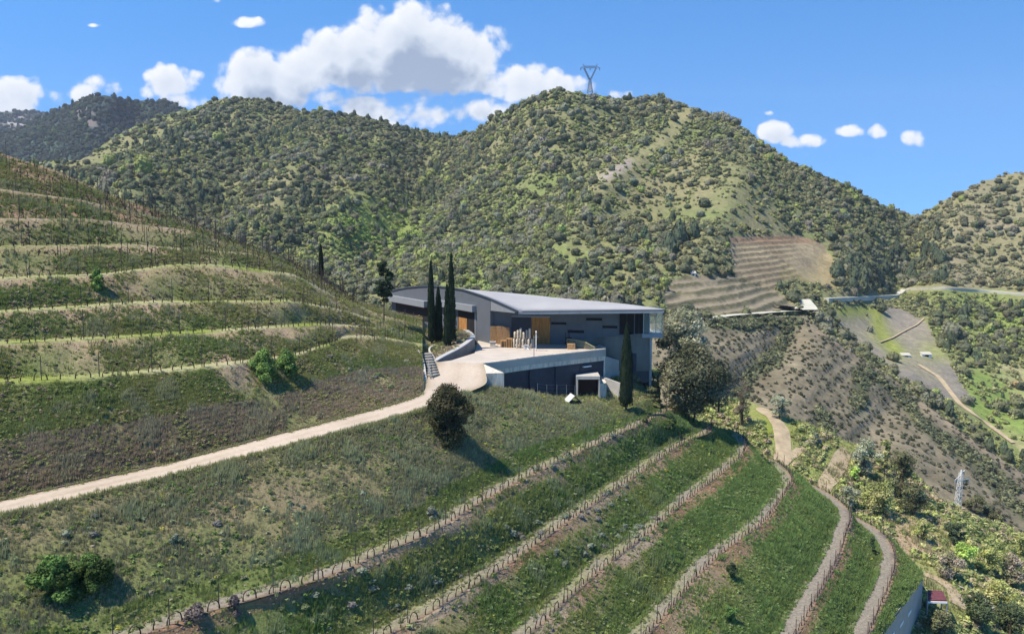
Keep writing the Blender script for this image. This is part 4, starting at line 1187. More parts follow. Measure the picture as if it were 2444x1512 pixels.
# dark machine by the facade
b = pZ(1362, 821, -16.5); mc = empty('loading_machine', (b[0], b[1], DZ), 'small dark loading machine parked against the grey panels', 'machine')
for nm, bxs, mt_ in (('body', [(-.7, .7, -.4, .4, .5, 1.0), (-.2, .6, -.35, .35, 1.0, 1.5)], M_BLACK), ('roof_guard', [(-.3, .7, -.4, .4, 2.0, 2.08), (-.3, -.24, -.4, -.34, 1.0, 2.0), (.64, .7, -.4, -.34, 1.0, 2.0), (.64, .7, .34, .4, 1.0, 2.0), (-.3, -.24, .34, .4, 1.0, 2.0)], M_BLACK),
                      ('seat', [(.1, .5, -.2, .2, 1.5, 1.62), (.4, .5, -.2, .2, 1.62, 1.95)], M_WOOD), ('fork', [(-1.5, -.7, -.3, -.2, .5, .56), (-1.5, -.7, .2, .3, .5, .56), (-.76, -.7, -.3, .3, .3, 1.7)], M_BLACK)):
    m = MB()
    for q in bxs: m.box(*q)
    o = m.build(nm, mt_); o.parent = mc
for sx in (-.5, .5):
    for sy in (-.42, .42):
        m = MB(); m.tube([(sx, sy - .08, .3), (sx, sy + .08, .3)], .3, 14); o = m.build('wheel', M_BLACK); o.parent = mc
# slatted yellowish railing that closes the terrace on the right
rg = empty('terrace_railing', tuple(pZ(1390, 826, -16.5)), 'yellowish slatted railing curving along the right end of the terrace', 'railing')
rpts = smooth_line([pZ(1353, 828, -16.5), pZ(1368, 829, -16.5), pZ(1385, 831, -16.5), pZ(1402, 833, -16.5), pZ(1420, 834.5, -16.5)], 40)
rpts[:, 2] = DZ
hh = np.interp(np.arange(40), [0, 26, 39], [1.15, .95, .35])
m = MB()
for i in range(39): m.bar(rpts[i] + [0, 0, hh[i]], rpts[i + 1] + [0, 0, hh[i + 1]], .09, .07)
m.build('top_rail', M_RAIL, rg)
m = MB()
for i in range(0, 40): m.bar(rpts[i] + [0, 0, .06], rpts[i] + [0, 0, hh[i] - .03], .07, .03)
m.build('slats', M_RAIL, rg)
for i in (0, 13, 26, 39):
    m = MB(); m.bar(rpts[i] + [0, .06, 0], rpts[i] + [0, .06, hh[i] + .05], .1); m.build('post', M_PALLET, rg)
m = MB(); b = pZ(1364, 833, -16.5); m.box(b[0] - .55, b[0] + .5, b[1] - .1, b[1] + .5, DZ, DZ + .75); o = tag(m.build('timber_box', M_PALLET, bevel=.03), 'plain wooden box standing before the yellowish railing', 'box')

# lamp pole
b = pZ(1279, 940, -22.2); lp = empty('lamp_post', tuple(b), 'tall grey steel lamp pole standing before the navy wall', 'lamp post')
tz = pD(1283, 793, b[1])[2]
m = MB(); m.tube([b, (b[0], b[1], b[2] + 1), (b[0] + .02, b[1], tz)], [.10, .08, .06], 10); m.build('pole', M_STEEL, lp, smooth=True)
m = MB(); m.box(b[0] - .08, b[0] + .1, b[1] - .2, b[1] + .1, tz - .08, tz + .2); m.build('lamp_head', M_WHITE, lp, bevel=.04)
m = MB(); m.bar((b[0] - .35, b[1], tz - .6), (b[0] + .35, b[1], tz - .6), .05); m.build('bracket', M_STEEL, lp)
b = pZ(1274.5, 853, -16.5); t2 = pD(1275, 800, b[1])
m = MB(); m.tube([(b[0], b[1] + .3, DZ), (b[0], b[1] + .3, t2[2])], [.05, .04], 8); tag(m.build('thin_pole', M_STEEL), 'thin grey pole on the terrace edge just left of the lamp pole', 'pole')

# fence posts in front of the garage
fn = empty('wire_fence', tuple(pD(1330, 940, 108.3)), 'low wire fence with thin white posts before the navy wall', 'fence')
fp = [pD(x, y, D) for x, y, D in ((1283, 938, 107.4), (1305, 941, 108), (1329, 941, 108.6), (1352, 941, 109.2), (1372, 942, 109.8))]
for p in fp:
    m = MB(); m.bar(p + [0, 0, -.3], p + [0, 0, 1.25], .04); m.build('post', M_STEEL, fn)
m = MB()
for a, b in zip(fp[:-1], fp[1:]):
    for h in (.35, .75, 1.2): m.bar(a + [0, 0, h], b + [0, 0, h], .008)
m.build('wires', M_STEEL, fn)
# folded white panels lying in the yard
b = pD(1366, 968, 106.5); sk = empty('folded_panel', (b[0], b[1], b[2] + .35), 'tent shaped pair of weathered white panels lying in the grass', 'panel', rz=.5); sk.scale = (1.05, 1.05, 1.05)
for nm, V_, mt_ in (('left_sheet', [(-1.25, -.55, 0), (-.15, -.75, 1.0), (.35, .95, 1.0), (-.75, 1.15, 0)], mat_surface('weathered_white', (.50, .51, .50), .8, var=.25, scale=2.5)), ('right_sheet', [(-.15, -.75, 1.0), (1.05, -.45, .1), (1.45, 1.1, .1), (.35, .95, 1.0)], mat_surface('weathered_sheet', (.22, .23, .23), .8, var=.2, scale=3)),
                    ('ground_sheet', [(-2.3, -.7, .06), (-1.1, -.9, .10), (-.7, .9, .12), (-2.0, 1.0, .05)], M_WHITE)):
    m = MB(); m.add([np.array(v) for v in V_] + [np.array(v) + [0, 0, -.06] for v in V_], [(0, 1, 2, 3), (7, 6, 5, 4), (0, 4, 5, 1), (1, 5, 6, 2), (2, 6, 7, 3), (3, 7, 4, 0)])
    o = m.build(nm, mt_); o.parent = sk

# ================================================================== FAR ROADS AND PATHS
def ribbon(name, pts, width, mat, lift=.12, only=None, n=80, structure=True, wallh=0):
    P = []
    A = np.array(pts, float); s = np.concatenate([[0], np.cumsum(np.hypot(*np.diff(A, axis=0).T))]); q = np.linspace(0, s[-1], n)
    for x, y in zip(np.interp(q, s, A[:, 0]), np.interp(q, s, A[:, 1])):
        h = hit(x, y, only)
        if h: P.append(np.array(h[0]))
    P = np.array(P)
    if len(P) < 4: return None
    k = np.ones(5) / 5
    for c in range(3): P[:, c] = np.convolve(np.pad(P[:, c], 2, mode='edge'), k, 'valid')
    a = side_offset(P, width / 2); b = side_offset(P, -width / 2)
    V_ = np.concatenate([a, P, b]); V_[:, 2] += lift
    if wallh:
        m = MB(); m.wall([tuple(p) for p in b], list(P[:, 2] - wallh), list(P[:, 2] + lift), width); tag(m.build(name, mat), kind='structure'); return P
    if lift < .3:
        V2 = []
        for qx, jj in ((-1, 1), (-.5, 2), (0, 3), (.5, 4), (1, 5)):
            wv_ = width / 2 * (1 + .28 * fbm(P, 2.5, 3, jj)) * np.clip(np.minimum(np.arange(len(P)), len(P) - 1 - np.arange(len(P))) / 5 + .35, 0, 1)
            L2 = P.copy(); O2 = side_offset(P, 1.0) - P; L2 += O2 * (wv_ * qx)[:, None]
            for i_ in range(len(L2)):
                h_ = drop(L2[i_, 0], L2[i_, 1], only)
                if h_: L2[i_, 2] = h_.z
            kk5 = np.ones(5) / 5; L2[:, 2] = np.convolve(np.pad(L2[:, 2], 2, mode='edge'), kk5, 'valid'); L2[:, 2] += .10; V2.append(L2)
        V2 = np.concatenate(V2); o = link(name, np_mesh(name, V2, grid_faces(5, len(P)), mat=mat, smooth=True)); return tag(o, kind='structure')
    o = link(name, np_mesh(name, V_, grid_faces(3, len(P)), mat=mat, smooth=True)); tag(o, kind='structure')
    return P


M_FROAD = mat_surface('far_road', (.44, .43, .36), .9, var=.08, scale=.2)
M_PATH = mat_surface('earth_path', (.36, .29, .19), .95, var=.15, scale=.8)
ribbon('road', [(1968, 715), (2050, 711), (2140, 706), (2158, 692), (2175, 689)], 3.2, M_FROAD, .7, ['mount'], wallh=1.3)
ribbon('road', [(2165, 692), (2180, 688), (2250, 688), (2340, 694), (2444, 703), (2520, 708)], 3.2, M_FROAD, .7, ['mount'], wallh=1.3)
ribbon('road', [(1680, 768), (1740, 759), (1800, 754), (1880, 748), (1925, 748)], 3.6, M_FROAD, 1.0, ['mid', 'mount'])
ribbon('road', [(1860, 737), (1900, 744), (1935, 754)], 6, M_FROAD, 1.4, ['mount', 'mid'])
ribbon('road', [(1908, 722), (1918, 735), (1926, 748)], 8, M_FROAD, 1.4, ['mount', 'mid'])
ribbon('path', [(2100, 818), (2128, 808), (2160, 790), (2188, 776), (2206, 760)], .8, M_PATH, .4, ['mount'])
ribbon('path', [(2190, 870), (2240, 900), (2290, 965), (2360, 1015), (2420, 1060)], 1.6, M_PATH, .4, ['mount'])
ribbon('path', [(1808, 972), (1840, 990), (1862, 1020), (1870, 1050), (1872, 1080), (1858, 1112)], 2.6, M_PATH, .25, ['low'], 60)
ribbon('path', [(1870, 1100), (1900, 1080), (1930, 1060), (1945, 1040)], 1.3, M_PATH, .25, ['low'], 60)
ribbon('path', [(2020, 1070), (2000, 1110), (1975, 1150), (1950, 1190)], 2.2, M_PATH, .25, ['low'], 60)
ribbon('path', [(2205, 1368), (2245, 1385), (2275, 1410), (2290, 1450)], 1.9, M_PATH, .2, ['low'], 60)
ribbon('path', [(2288, 1402), (2330, 1420), (2360, 1445), (2368, 1462)], .9, M_CONC, .3, ['low'], 60)

# small huts and pump houses in the valley
def hut(x, y, w, h, d, label, name='hut', only=None, roofmat=None, wallmat=None):
    q = hit(x, y, only)
    if not q: return
    b = q[0]; e = empty(name, (b.x, b.y, b.z), label, 'hut')
    m = MB(); m.box(-w / 2, w / 2, 0, d, -1, h); o = m.build('wall', wallmat or M_WHITE); o.parent = e
    m = MB(); m.add([(-w / 2 - .2, -.3, h), (w / 2 + .2, -.3, h), (w / 2 + .2, d + .3, h + .7), (-w / 2 - .2, d + .3, h + .7), (-w / 2 - .2, -.3, h + .15), (w / 2 + .2, -.3, h + .15), (w / 2 + .2, d + .3, h + .85), (-w / 2 - .2, d + .3, h + .85)], [(0, 1, 2, 3), (4, 5, 6, 7), (0, 1, 5, 4), (1, 2, 6, 5), (2, 3, 7, 6), (3, 0, 4, 7)])
    o = m.build('roof', roofmat or M_FROAD); o.parent = e
    m = MB(); m.box(-w / 5, w / 5, -.04, -.005, 0, h * .8); o = m.build('door', M_DARK); o.parent = e


hut(1655, 657, 1.6, .7, 1.4, 'tiny white hut at the upper edge of the brown terraced field', only=['mount'])
hut(2098, 864, 1.6, 1.2, 1.6, 'tiny white box hut on the brown slope crest', only=['mid'])
hut(2163, 851, 3.4, .5, 1.6, 'low pale shed in the valley field, left of its twin', only=['mount'])
hut(2212, 851, 3.8, .9, 1.8, 'low pale shed with dark front in the valley field near the path', only=['mount'])
hut(2434, 926, 4, 1.2, 2.5, 'small stone hut with earthen roof on the bright valley meadow', only=['mount'], roofmat=M_PALLET, wallmat=M_PATH)

# lower right: long grey wall, maroon roofed shelter
wt = smooth_line([pZ(2050, 1600, -39.6), pZ(2112, 1508, -40.2), pZ(2162, 1438, -40.6), pZ(2203, 1376, -41)], 30)
wl_ = empty('long_grey_wall', tuple(wt[20] - [0, 0, 4]), 'long high grey wall with narrow white windows below the last terrace', 'wall')
m = MB(); m.wall([tuple(p[:2]) for p in wt], CZ - 52, list(wt[:, 2] - .05), .5); m.build('wall_body', mat_surface('render_grey', (.36, .34, .31), .9, var=.06), wl_)
wt2 = smooth_line([pZ(2203, 1376, -41), pZ(2187, 1358, -41.2), pZ(2176, 1343, -41.4)], 10)
m = MB(); m.wall([tuple(p[:2]) for p in wt], list(wt[:, 2] - .048), list(wt[:, 2] + .38), .75); m.wall([tuple(p[:2]) for p in wt2], list(wt2[:, 2] - .3), list(wt2[:, 2] + .38), .75)
m.build('stone_coping', mat_surface('stone_coping', (.48, .43, .35), .95, var=.25, scale=2.5, bump=.05), wl_)
m = MB(); m.wall([tuple(p[:2]) for p in wt2], CZ - 50, list(wt2[:, 2] - .302), .5); m.build('return_wall', M_CONC_D, wl_)
LW = vplane(wt[12], wt[-1])
for (a, b, c) in ((2174.5, 2171, 1466), (2183.5, 2180, 1450), (2191, 2188.5, 1434)):
    pass
for i, dd in ((13, 1.55), (17, 1.75), (21, 1.9)):
    p = wt[i]; q = wt[i + 1]; d = (q - p)[:2]; d /= np.linalg.norm(d); nn = np.array([d[1], -d[0]])
    m = MB(); c0 = p[:2] + nn * .03; c1 = c0 + d * 1.5
    m.bar((c0[0], c0[1], p[2] - dd), (c1[0], c1[1], p[2] - dd), .05, .32); m.build('slit_window', M_WHITE, wl_)
q = hit(2240, 1452, ['low'])[0]
sh = empty('shelter', tuple(q), 'shelter with flat maroon roof and white edge below the long grey wall', 'shelter')
rc = [pD(2216, 1411, q.y + 3), pD(2248, 1410, q.y + 3), pD(2259, 1434, q.y - .4), pD(2218, 1432, q.y - .4)]
z_ = q.z + 2.4
rc = [np.array([p[0], p[1], z_]) for p in (pZ(2214, 1410, z_ - CZ), pZ(2249, 1411, z_ - CZ), pZ(2260, 1434, z_ - CZ), pZ(2214, 1433, z_ - CZ))]
m = MB(); m.prism([tuple(p[:2]) for p in rc][::-1], z_, z_ + .14); m.build('roof', M_MAROON, sh)
m = MB(); m.bar(rc[3] + [0, -.06, -.12], rc[2] + [0, -.06, -.12], .12, .2); m.build('white_edge', M_WHITE, sh)
for p in rc:
    m = MB(); m.bar(p + [0, 0, -3.2], p + [0, 0, -.01], .14); m.build('post', M_STEEL, sh)

# ================================================================== PYLONS
def lattice(e, base, top, wb, wt_, n, rad, mat, name='tower_body', cap=True):
    m = MB(); base = np.array(base, float); top = np.array(top, float)
    cs = [(-1, -1), (1, -1), (1, 1), (-1, 1)]
    def P(t, k): return base * (1 - t) + top * t + np.array([cs[k][0], cs[k][1], 0]) * (wb * (1 - t) + wt_ * t) / 2
    for k in range(4):
        m.bar(P(0, k), P(1, k), rad * 1.4)
        for i in range(n):
            a, b = i / n, (i + 1) / n; k2 = (k + 1) % 4
            m.bar(P(a, k), P(b, k2), rad); m.bar(P(a, k2), P(b, k), rad); m.bar(P(b, k), P(b, k2), rad)
    o = m.build(name, mat, None); o.parent = e; return o


b = hit(2281, 1245, ['low', 'mid'])[0]; bD = 150
base = pD(2281, 1262, 146); g_ = drop(base[0], base[1], ['low']); base[2] = g_.z if g_ else base[2]
top = pD(2303, 1128, 146)[2] - base[2]
e = empty('electricity_pylon', tuple(base), 'slim white lattice pylon with short crossarms above the valley garden', 'pylon'); e.rotation_euler = (0, .09, .5)
lattice(e, (0, 0, 0), (0, 0, top), .95, .48, 8, .028, M_WHITE)
m = MB()
for sx, l_ in ((-1, 1.5), (1, 2.4)):
    m.bar((0, 0, top * .82), (sx * l_, 0, top * .84), .08); m.bar((0, 0, top * .95), (sx * l_, 0, top * .84), .05)
m.bar((0, 0, top), (.9, 0, top + .35), .08); m.bar((0, 0, top + .5), (0, 0, top - .5), .16)
o = m.build('crossarm', M_WHITE); o.parent = e
for x in (-1.4, 2.3, 1.3):
    m = MB(); m.tube([(x, 0, top * .84), (x, 0, top * .84 - .8)], .09, 6); o = m.build('insulator', M_STEEL); o.parent = e

hb = hit(1408, 224, ['mount'])
pb = np.array(hb[0]) if hb else pD(1408, 222, 690)
kk = pb[1] / F
e = empty('transmission_pylon', tuple(pb), 'dark lattice transmission pylon with V shaped head on the mountain summit', 'pylon')
H = 66 * kk
lattice(e, (0, 0, 0), (0, 0, H * .48), 13 * kk, 4 * kk, 6, .17, M_TOWER)
for sx in (-1, 1): lattice(e, (sx * 1.0 * kk, 0, H * .46), (sx * 14 * kk, 0, H * .86), 3.4 * kk, 3 * kk, 5, .15, M_TOWER, 'forked_arm')
m = MB()
m.bar((-23 * kk, 0, H * .86), (23 * kk, 0, H * .86), .26); m.bar((-15 * kk, 0, H * .93), (15 * kk, 0, H * .93), .24)
for i in range(10): m.bar((-15 * kk + i * 3 * kk, 0, H * .86), (-13.5 * kk + i * 3 * kk, 0, H * .93), .25); m.bar((-13.5 * kk + i * 3 * kk, 0, H * .93), (-12 * kk + i * 3 * kk, 0, H * .86), .25)
for sx in (-1, 1): m.bar((sx * 15 * kk, 0, H * .93), (sx * 23 * kk, 0, H * .86), .3); m.bar((sx * 14 * kk, 0, H * .93), (sx * 17 * kk, 0, H * 1.0), .35)
o = m.build('crossarm', M_TOWER); o.parent = e
for x in (-22, 0, 22):
    m = MB(); m.tube([(x * kk, 0, H * .86), (x * kk, 0, H * .78)], .3, 5); o = m.build('insulator', M_TOWER); o.parent = e
# ================================================================== FOLIAGE
M_LEAF = mat_vcol('foliage', 1, 0, 0, .85, translucent=.22, sat=.9, val=1.62)
M_GRASS = mat_vcol('grass_blades', 1, 0, 0, .85, translucent=.4, sat=.9, val=1.75)


def ico(sub):
    bm = bmesh.new(); bmesh.ops.create_icosphere(bm, subdivisions=sub, radius=1)
    V = np.array([v.co[:] for v in bm.verts]); Fc = np.array([[v.index for v in f.verts] for f in bm.faces]); bm.free(); return V, Fc


ICO1 = ico(1); ICO2 = ico(2)


def leaf_cloud(nleaf, size, seed, squash=.8, core=.8, lumps=.28, low=-.25, cone=0.0, core_sub=2, jit=.55, br=(.7, 1.35), cs=.8):
    """unit crown: slightly darker core surface plus many outward leaf clumps; returns V, F(tri), tone"""
    r = np.random.default_rng(seed)
    V0, F0 = (ICO2 if core_sub == 2 else ICO1)
    def lump(d): return 1 - lumps * .5 + lumps * fbm(d * 1.0 + seed * 3.1, .75, 2, seed)
    Vc = V0 * (core * lump(V0))[:, None]
    d = r.normal(size=(nleaf * 2, 3)); d /= np.linalg.norm(d, axis=1)[:, None]; d = d[d[:, 2] > low][:nleaf]; n = len(d)
    rad = lump(d) * r.uniform(.80, 1.08, n)
    c = d * rad[:, None]
    nrm = d + r.normal(size=(n, 3)) * jit; nrm /= np.linalg.norm(nrm, axis=1)[:, None]
    a = np.cross(nrm, r.normal(size=(n, 3))); a /= np.linalg.norm(a, axis=1)[:, None]; b = np.cross(nrm, a)
    s = size * r.uniform(.6, 1.35, n)[:, None]
    T = np.stack([c + a * s, c - a * s * .6 + b * s * .9, c - a * s * .6 - b * s * .9], 1).reshape(-1, 3)
    V = np.vstack([Vc, T])
    if cone: V[:, :2] *= np.clip(1.15 - cone * (V[:, 2:3] + .6), .12, 1.3)
    V[:, 2] *= squash
    Fc = np.vstack([F0, np.arange(3 * n).reshape(-1, 3) + len(Vc)])
    sh = np.concatenate([np.full(len(Vc), cs), np.repeat(r.uniform(*br, n), 3)])
    return V, Fc, sh


def scatter(protos, pos, sc, colr, seed=0, rz=None, tilt=None, pick=None):
    r = np.random.default_rng(seed); n = len(pos); pos = np.asarray(pos)
    rz = r.uniform(0, 2 * np.pi, n) if rz is None else rz
    sc = np.asarray(sc, float)
    if sc.ndim == 1: sc = np.repeat(sc[:, None], 3, 1)
    pick = r.integers(0, len(protos), n) if pick is None else pick
    VV = []; FF = []; CC = []; off = 0
    for k, (V, Fc, sh) in enumerate(protos):
        ix = np.nonzero(pick == k)[0]
        if not len(ix): continue
        c, s = np.cos(rz[ix])[:, None], np.sin(rz[ix])[:, None]
        X = (V[None, :, 0] * c - V[None, :, 1] * s) * sc[ix, 0:1]; Y = (V[None, :, 0] * s + V[None, :, 1] * c) * sc[ix, 1:2]; Z = V[None, :, 2] * sc[ix, 2:3]
        if tilt is not None:
            X = X + Z * tilt[ix, 0:1]; Y = Y + Z * tilt[ix, 1:2]
        P = np.stack([X, Y, Z], 2) + pos[ix][:, None]
        VV.append(P.reshape(-1, 3)); m_ = len(V)
        FF.append((Fc[None] + (np.arange(len(ix)) * m_)[:, None, None]).reshape(-1, Fc.shape[1]) + off)
        CC.append((np.asarray(colr)[ix][:, None] * sh[None, :, None]).reshape(-1, 3)); off += m_ * len(ix)
    return np.vstack(VV), np.vstack(FF), np.vstack(CC)


def sample_faces(t, w, n, seed):
    """random points on a terrain; w = weight per vertex"""
    r = np.random.default_rng(seed)
    V = t['V']; Fq = t['F']; A = V[Fq[:, 0]]; B = V[Fq[:, 1]]; C = V[Fq[:, 2]]; D_ = V[Fq[:, 3]]
    N = np.cross(C - A, D_ - B); ar = .5 * np.linalg.norm(N, axis=1); N = N / (2 * ar[:, None] + 1e-9); N *= np.sign(N[:, 2:3] + 1e-9)
    wf = w[Fq].mean(1) * ar
    f = r.choice(len(Fq), n, p=wf / wf.sum())
    u = r.random((n, 1)); v = r.random((n, 1))
    P = A[f] * (1 - u) * (1 - v) + B[f] * u * (1 - v) + C[f] * u * v + D_[f] * (1 - u) * v
    return P, N[f], Fq[f][:, 0]


def inframe(P, mx=60, my=60):
    q = proj(P); return (q[:, 0] > -mx) & (q[:, 0] < 2444 + mx) & (q[:, 1] < 1512 + my) & (q[:, 1] > -my)


# ---------------- trees on the mountains
BUSH = [leaf_cloud(110, .17, s, .84, .92, .36, jit=.35, br=(.8, 1.25), cs=.95) for s in range(5)]
PINE = [leaf_cloud(110, .17, 20 + s, 1.4, .85, .3, -.6, .40, jit=.4, br=(.8, 1.25), cs=.9) for s in range(3)]
SOFT = [leaf_cloud(120, .18, 30 + s, 1.15, .86, .45, -.5, jit=.4, br=(.8, 1.25), cs=.95) for s in range(3)]
PROTOS = BUSH + PINE + SOFT
DK = np.array([.066, .078, .045]); MD = np.array([.100, .112, .055]); GY = np.array([.130, .138, .088]); LT = np.array([.165, .200, .055]); PN = np.array([.060, .082, .048])
tp = []; tr = []; tc_ = []; tk = []; tD = []


def forest(t, n, seed, rmin, rmax, mind=0):
    w = t['dens'].copy(); V = t['V']
    if t['name'] == 'mount': w = w / np.maximum(V[:, 1], 200) ** .55
    vis = inframe(V); w = w * vis
    nr = t['r']; cc = t['c']; m_ = np.ones(len(V)); m_[(nr - 2) * cc:] = 0; w = w * m_
    P, N, vi = sample_faces(t, w, n, seed)
    r = np.random.default_rng(seed + 1); q = proj(P)
    view = -P + np.array([0, 0, CZ]); view /= np.linalg.norm(view, axis=1)[:, None]
    ok = (np.sum(view * N, 1) > -.05)
    n3 = fbm(P, 70, 3, 91); n4 = fbm(P, 22, 3, 92)
    kind = np.zeros(n, int)
    valley = np.exp(-(((q[:, 0] - 950) / 330) ** 2 + ((q[:, 1] - 600) / 130) ** 2)) + .8 * np.exp(-(((q[:, 0] - 1350) / 260) ** 2 + ((q[:, 1] - 665) / 55) ** 2)) + .5 * np.exp(-(((q[:, 0] - 330) / 200) ** 2 + ((q[:, 1] - 400) / 80) ** 2))
    rr = np.clip(r.random(n) * .5 + .25 + fbm(P, 38, 3, 95) * .9, 0, 1)
    kind[rr < .30 + .3 * n4] = 2
    kind[r.random(n) < .05 + .30 * valley + .35 * np.clip(fbm(P, 45, 3, 96), 0, 1)] = 3
    kind[(rr > .80) & (q[:, 0] < 1700)] = 4
    kind[(rr > .92)] = 4
    kind[(rr > .5) & (rr < .8)] = 1
    cols = np.array([DK, MD, GY, LT, PN])[kind] * r.uniform(.75, 1.25, (n, 1)) * (1 + r.normal(size=(n, 3)) * .05)
    rad = (rmin + (rmax - rmin) * r.random(n) ** (1.3 + 2.2 * np.clip(.5 + fbm(P, 55, 2, 123) * 1.6, 0, 1))) * np.where(kind == 3, .8, 1) * np.where(kind == 4, .75, 1)
    if t['name'] == 'mount':
        rad *= np.clip(.8 + .25 * (P[:, 1] - 260) / 300, .75, 1.15)
        bush = np.exp(-(((q[:, 0] - 1720) / 170) ** 2 + ((q[:, 1] - 480) / 100) ** 2)); rad *= 1 - .35 * bush
    sel = ok
    for i in np.nonzero(sel)[0]:
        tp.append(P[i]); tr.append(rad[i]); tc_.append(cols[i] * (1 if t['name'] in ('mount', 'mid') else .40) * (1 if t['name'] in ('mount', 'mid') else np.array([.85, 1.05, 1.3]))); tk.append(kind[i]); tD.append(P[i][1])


forest(TD['mount'], 13500, 5, .9, 3.7)
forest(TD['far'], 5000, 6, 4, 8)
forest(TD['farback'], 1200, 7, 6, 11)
forest(TD['mid'] | {'dens': TD['mid']['green'] ** 2 * .0 + 1e-6}, 1, 8, 1, 2)
# hand placed landmarks on the hills (photo x, y, radius m, kind)
for (x, y, r_, k) in ((1680, 487, 3.8, 0), (1672, 512, 2.8, 2), (1622, 575, 4.2, 4), (1655, 562, 3.2, 4), (1600, 600, 4, 4), (1962, 735, 5.0, 0), (1975, 752, 4, 0), (1890, 712, 3, 0), (1030, 425, 6, 3), (1010, 440, 5, 3), (1070, 435, 5, 3),
                      (1832, 380, 3.2, 3), (2270, 800, 5, 2), (2300, 835, 4, 0), (2265, 985, 2.2, 4), (1250, 250, 2.5, 1), (1420, 222, 2.6, 1), (1570, 238, 2.8, 1), (1605, 360, 1.8, 0), (1780, 747, 2.2, 1), (1810, 748, 1.8, 3),
                      (345, 412, 7, 3), (260, 395, 6, 3), (520, 340, 6, 3), (1335, 212, 3, 2), (1010, 622, 5, 3), (1040, 628, 4, 3)):
    h = hit(x, y + 6, ['mount', 'mid'])
    if h is None: continue
    P = h[0]; tp.append(np.array(P)); tr.append(r_); tk.append(k); tD.append(P.y)
    tc_.append(np.array([DK, MD, GY, LT, PN])[k] * rng.uniform(.9, 1.15))
for i in range(170):      # wood along the right valley side and above the far road
    x = rng.uniform(1990, 2260); y = rng.uniform(590, 700); h = hit(x, y, ['mount'])
    if h: tp.append(np.array(h[0])); tr.append(rng.uniform(2, 4)); k = int(rng.choice([0, 1, 4, 2])); tk.append(k); tD.append(h[0].y); tc_.append(np.array([DK, MD, GY, LT, PN])[k] * rng.uniform(.8, 1.2))
tp = np.array(tp); tr = np.array(tr); tc_ = np.array(tc_); tk = np.array(tk); tD = np.array(tD)
# keep the roads and huts free
q = proj(tp + np.array([0, 0, 1.5]))
clear = np.full(len(tp), 1e9)
for pl_ in ([(1968, 715), (2050, 711), (2140, 706), (2158, 692), (2250, 688), (2340, 694), (2444, 703)], [(1680, 768), (1800, 754), (1925, 748), (1910, 722)], [(2100, 820), (2205, 762)], [(2190, 870), (2290, 965), (2420, 1060)]):
    clear = np.minimum(clear, seg_dist(q[:, 0], q[:, 1] - 4, pl_))
rb_ = in_poly(q[:, 0], q[:, 1], [(1880, 715), (1930, 708), (1945, 760), (1860, 750)])
rsp = seg_dist(q[:, 0], q[:, 1], [(1640, 265), (1600, 320), (1500, 400), (1435, 425)])
keep = (clear > 18) & ~rb_ & ((rsp > 13) | (rng.random(len(rsp)) < .12))
tp, tr, tc_, tk, tD = tp[keep], tr[keep], tc_[keep], tk[keep], tD[keep]
pickmap = {0: [0, 1, 2, 3, 4], 1: [0, 1, 2, 3, 4, 8], 2: [0, 1, 2, 8, 9, 10], 3: [8, 9, 10], 4: [5, 6, 7]}
pick = np.array([pickmap[k][rng.integers(len(pickmap[k]))] for k in tk])
vz = np.where(np.isin(tk, [4]), 1.25, 1.0)
lift = np.where(tk == 4, .95, np.where(tk == 3, .75, .42))
pos = tp + np.stack([np.zeros(len(tp)), np.zeros(len(tp)), tr * lift], 1)
app = tr / tD
q = proj(pos)
cand = np.nonzero((q[:, 0] > 0) & (q[:, 0] < 2444) & (q[:, 1] > 150))[0]
cand = cand[np.argsort(-app[cand])]
chosen = []
for i in cand:
    if len(chosen) >= 290: break
    if visible(pos[i] + np.array([0, 0, tr[i] * .6]), 0, .985):
        x_, y_ = q[i]
        if 937 < x_ < 1580 and 690 < y_: continue
        chosen.append(i)
chosen = np.array(chosen)
rest = np.ones(len(tp), bool); rest[chosen] = False; rest = np.nonzero(rest)[0]
V_, F_, C_ = scatter(PROTOS, pos[rest], np.stack([tr[rest], tr[rest], tr[rest] * vz[rest]], 1), tc_[rest], 3, pick=pick[rest])
tag(link('hillside_woodland', np_mesh('hillside_woodland', V_, F_, C_, M_LEAF)), 'scrub oak and pine woodland covering the mountain slopes', 'woodland', kind='stuff')
KN = {0: ('holm_oak', 'rounded dark green oak'), 1: ('holm_oak', 'rounded mid green oak'), 2: ('wild_olive', 'grey green bushy tree'), 3: ('poplar', 'bright light green leafy tree'), 4: ('pine_tree', 'slender dark green pine')}


def region(x, y):
    if x < 420: return 'on the far left wooded slope'
    if x < 720 and y < 560: return 'on the mid left ridge'
    if x < 940: return 'in the woods left of the roof'
    if x < 1580 and y > 600: return 'in the woods behind the roof'
    if x < 1250: return 'in the green central gully'
    if x < 1700: return 'on the central mountain face'
    if x < 2000 and y > 540: return 'around the brown terraced fields'
    if x < 2120 and y < 600: return "on the central mountain's right shoulder"
    if y > 705: return 'below the far valley road'
    return 'on the right hand mountain'


_o = ['zeroth', 'first', 'second', 'third', 'fourth', 'fifth', 'sixth', 'seventh', 'eighth', 'ninth', 'tenth', 'eleventh', 'twelfth', 'thirteenth', 'fourteenth', 'fifteenth', 'sixteenth', 'seventeenth', 'eighteenth', 'nineteenth']


def ordw(n):
    if n < 20: return _o[n]
    if n >= 100: return 'hundred and ' + ordw(n - 100) if n > 100 else 'hundredth'
    t_ = ['twent', 'thirt', 'fort', 'fift', 'sixt', 'sevent', 'eight', 'ninet'][n // 10 - 2]
    return t_ + 'ieth' if n % 10 == 0 else t_ + 'y-' + _o[n % 10]


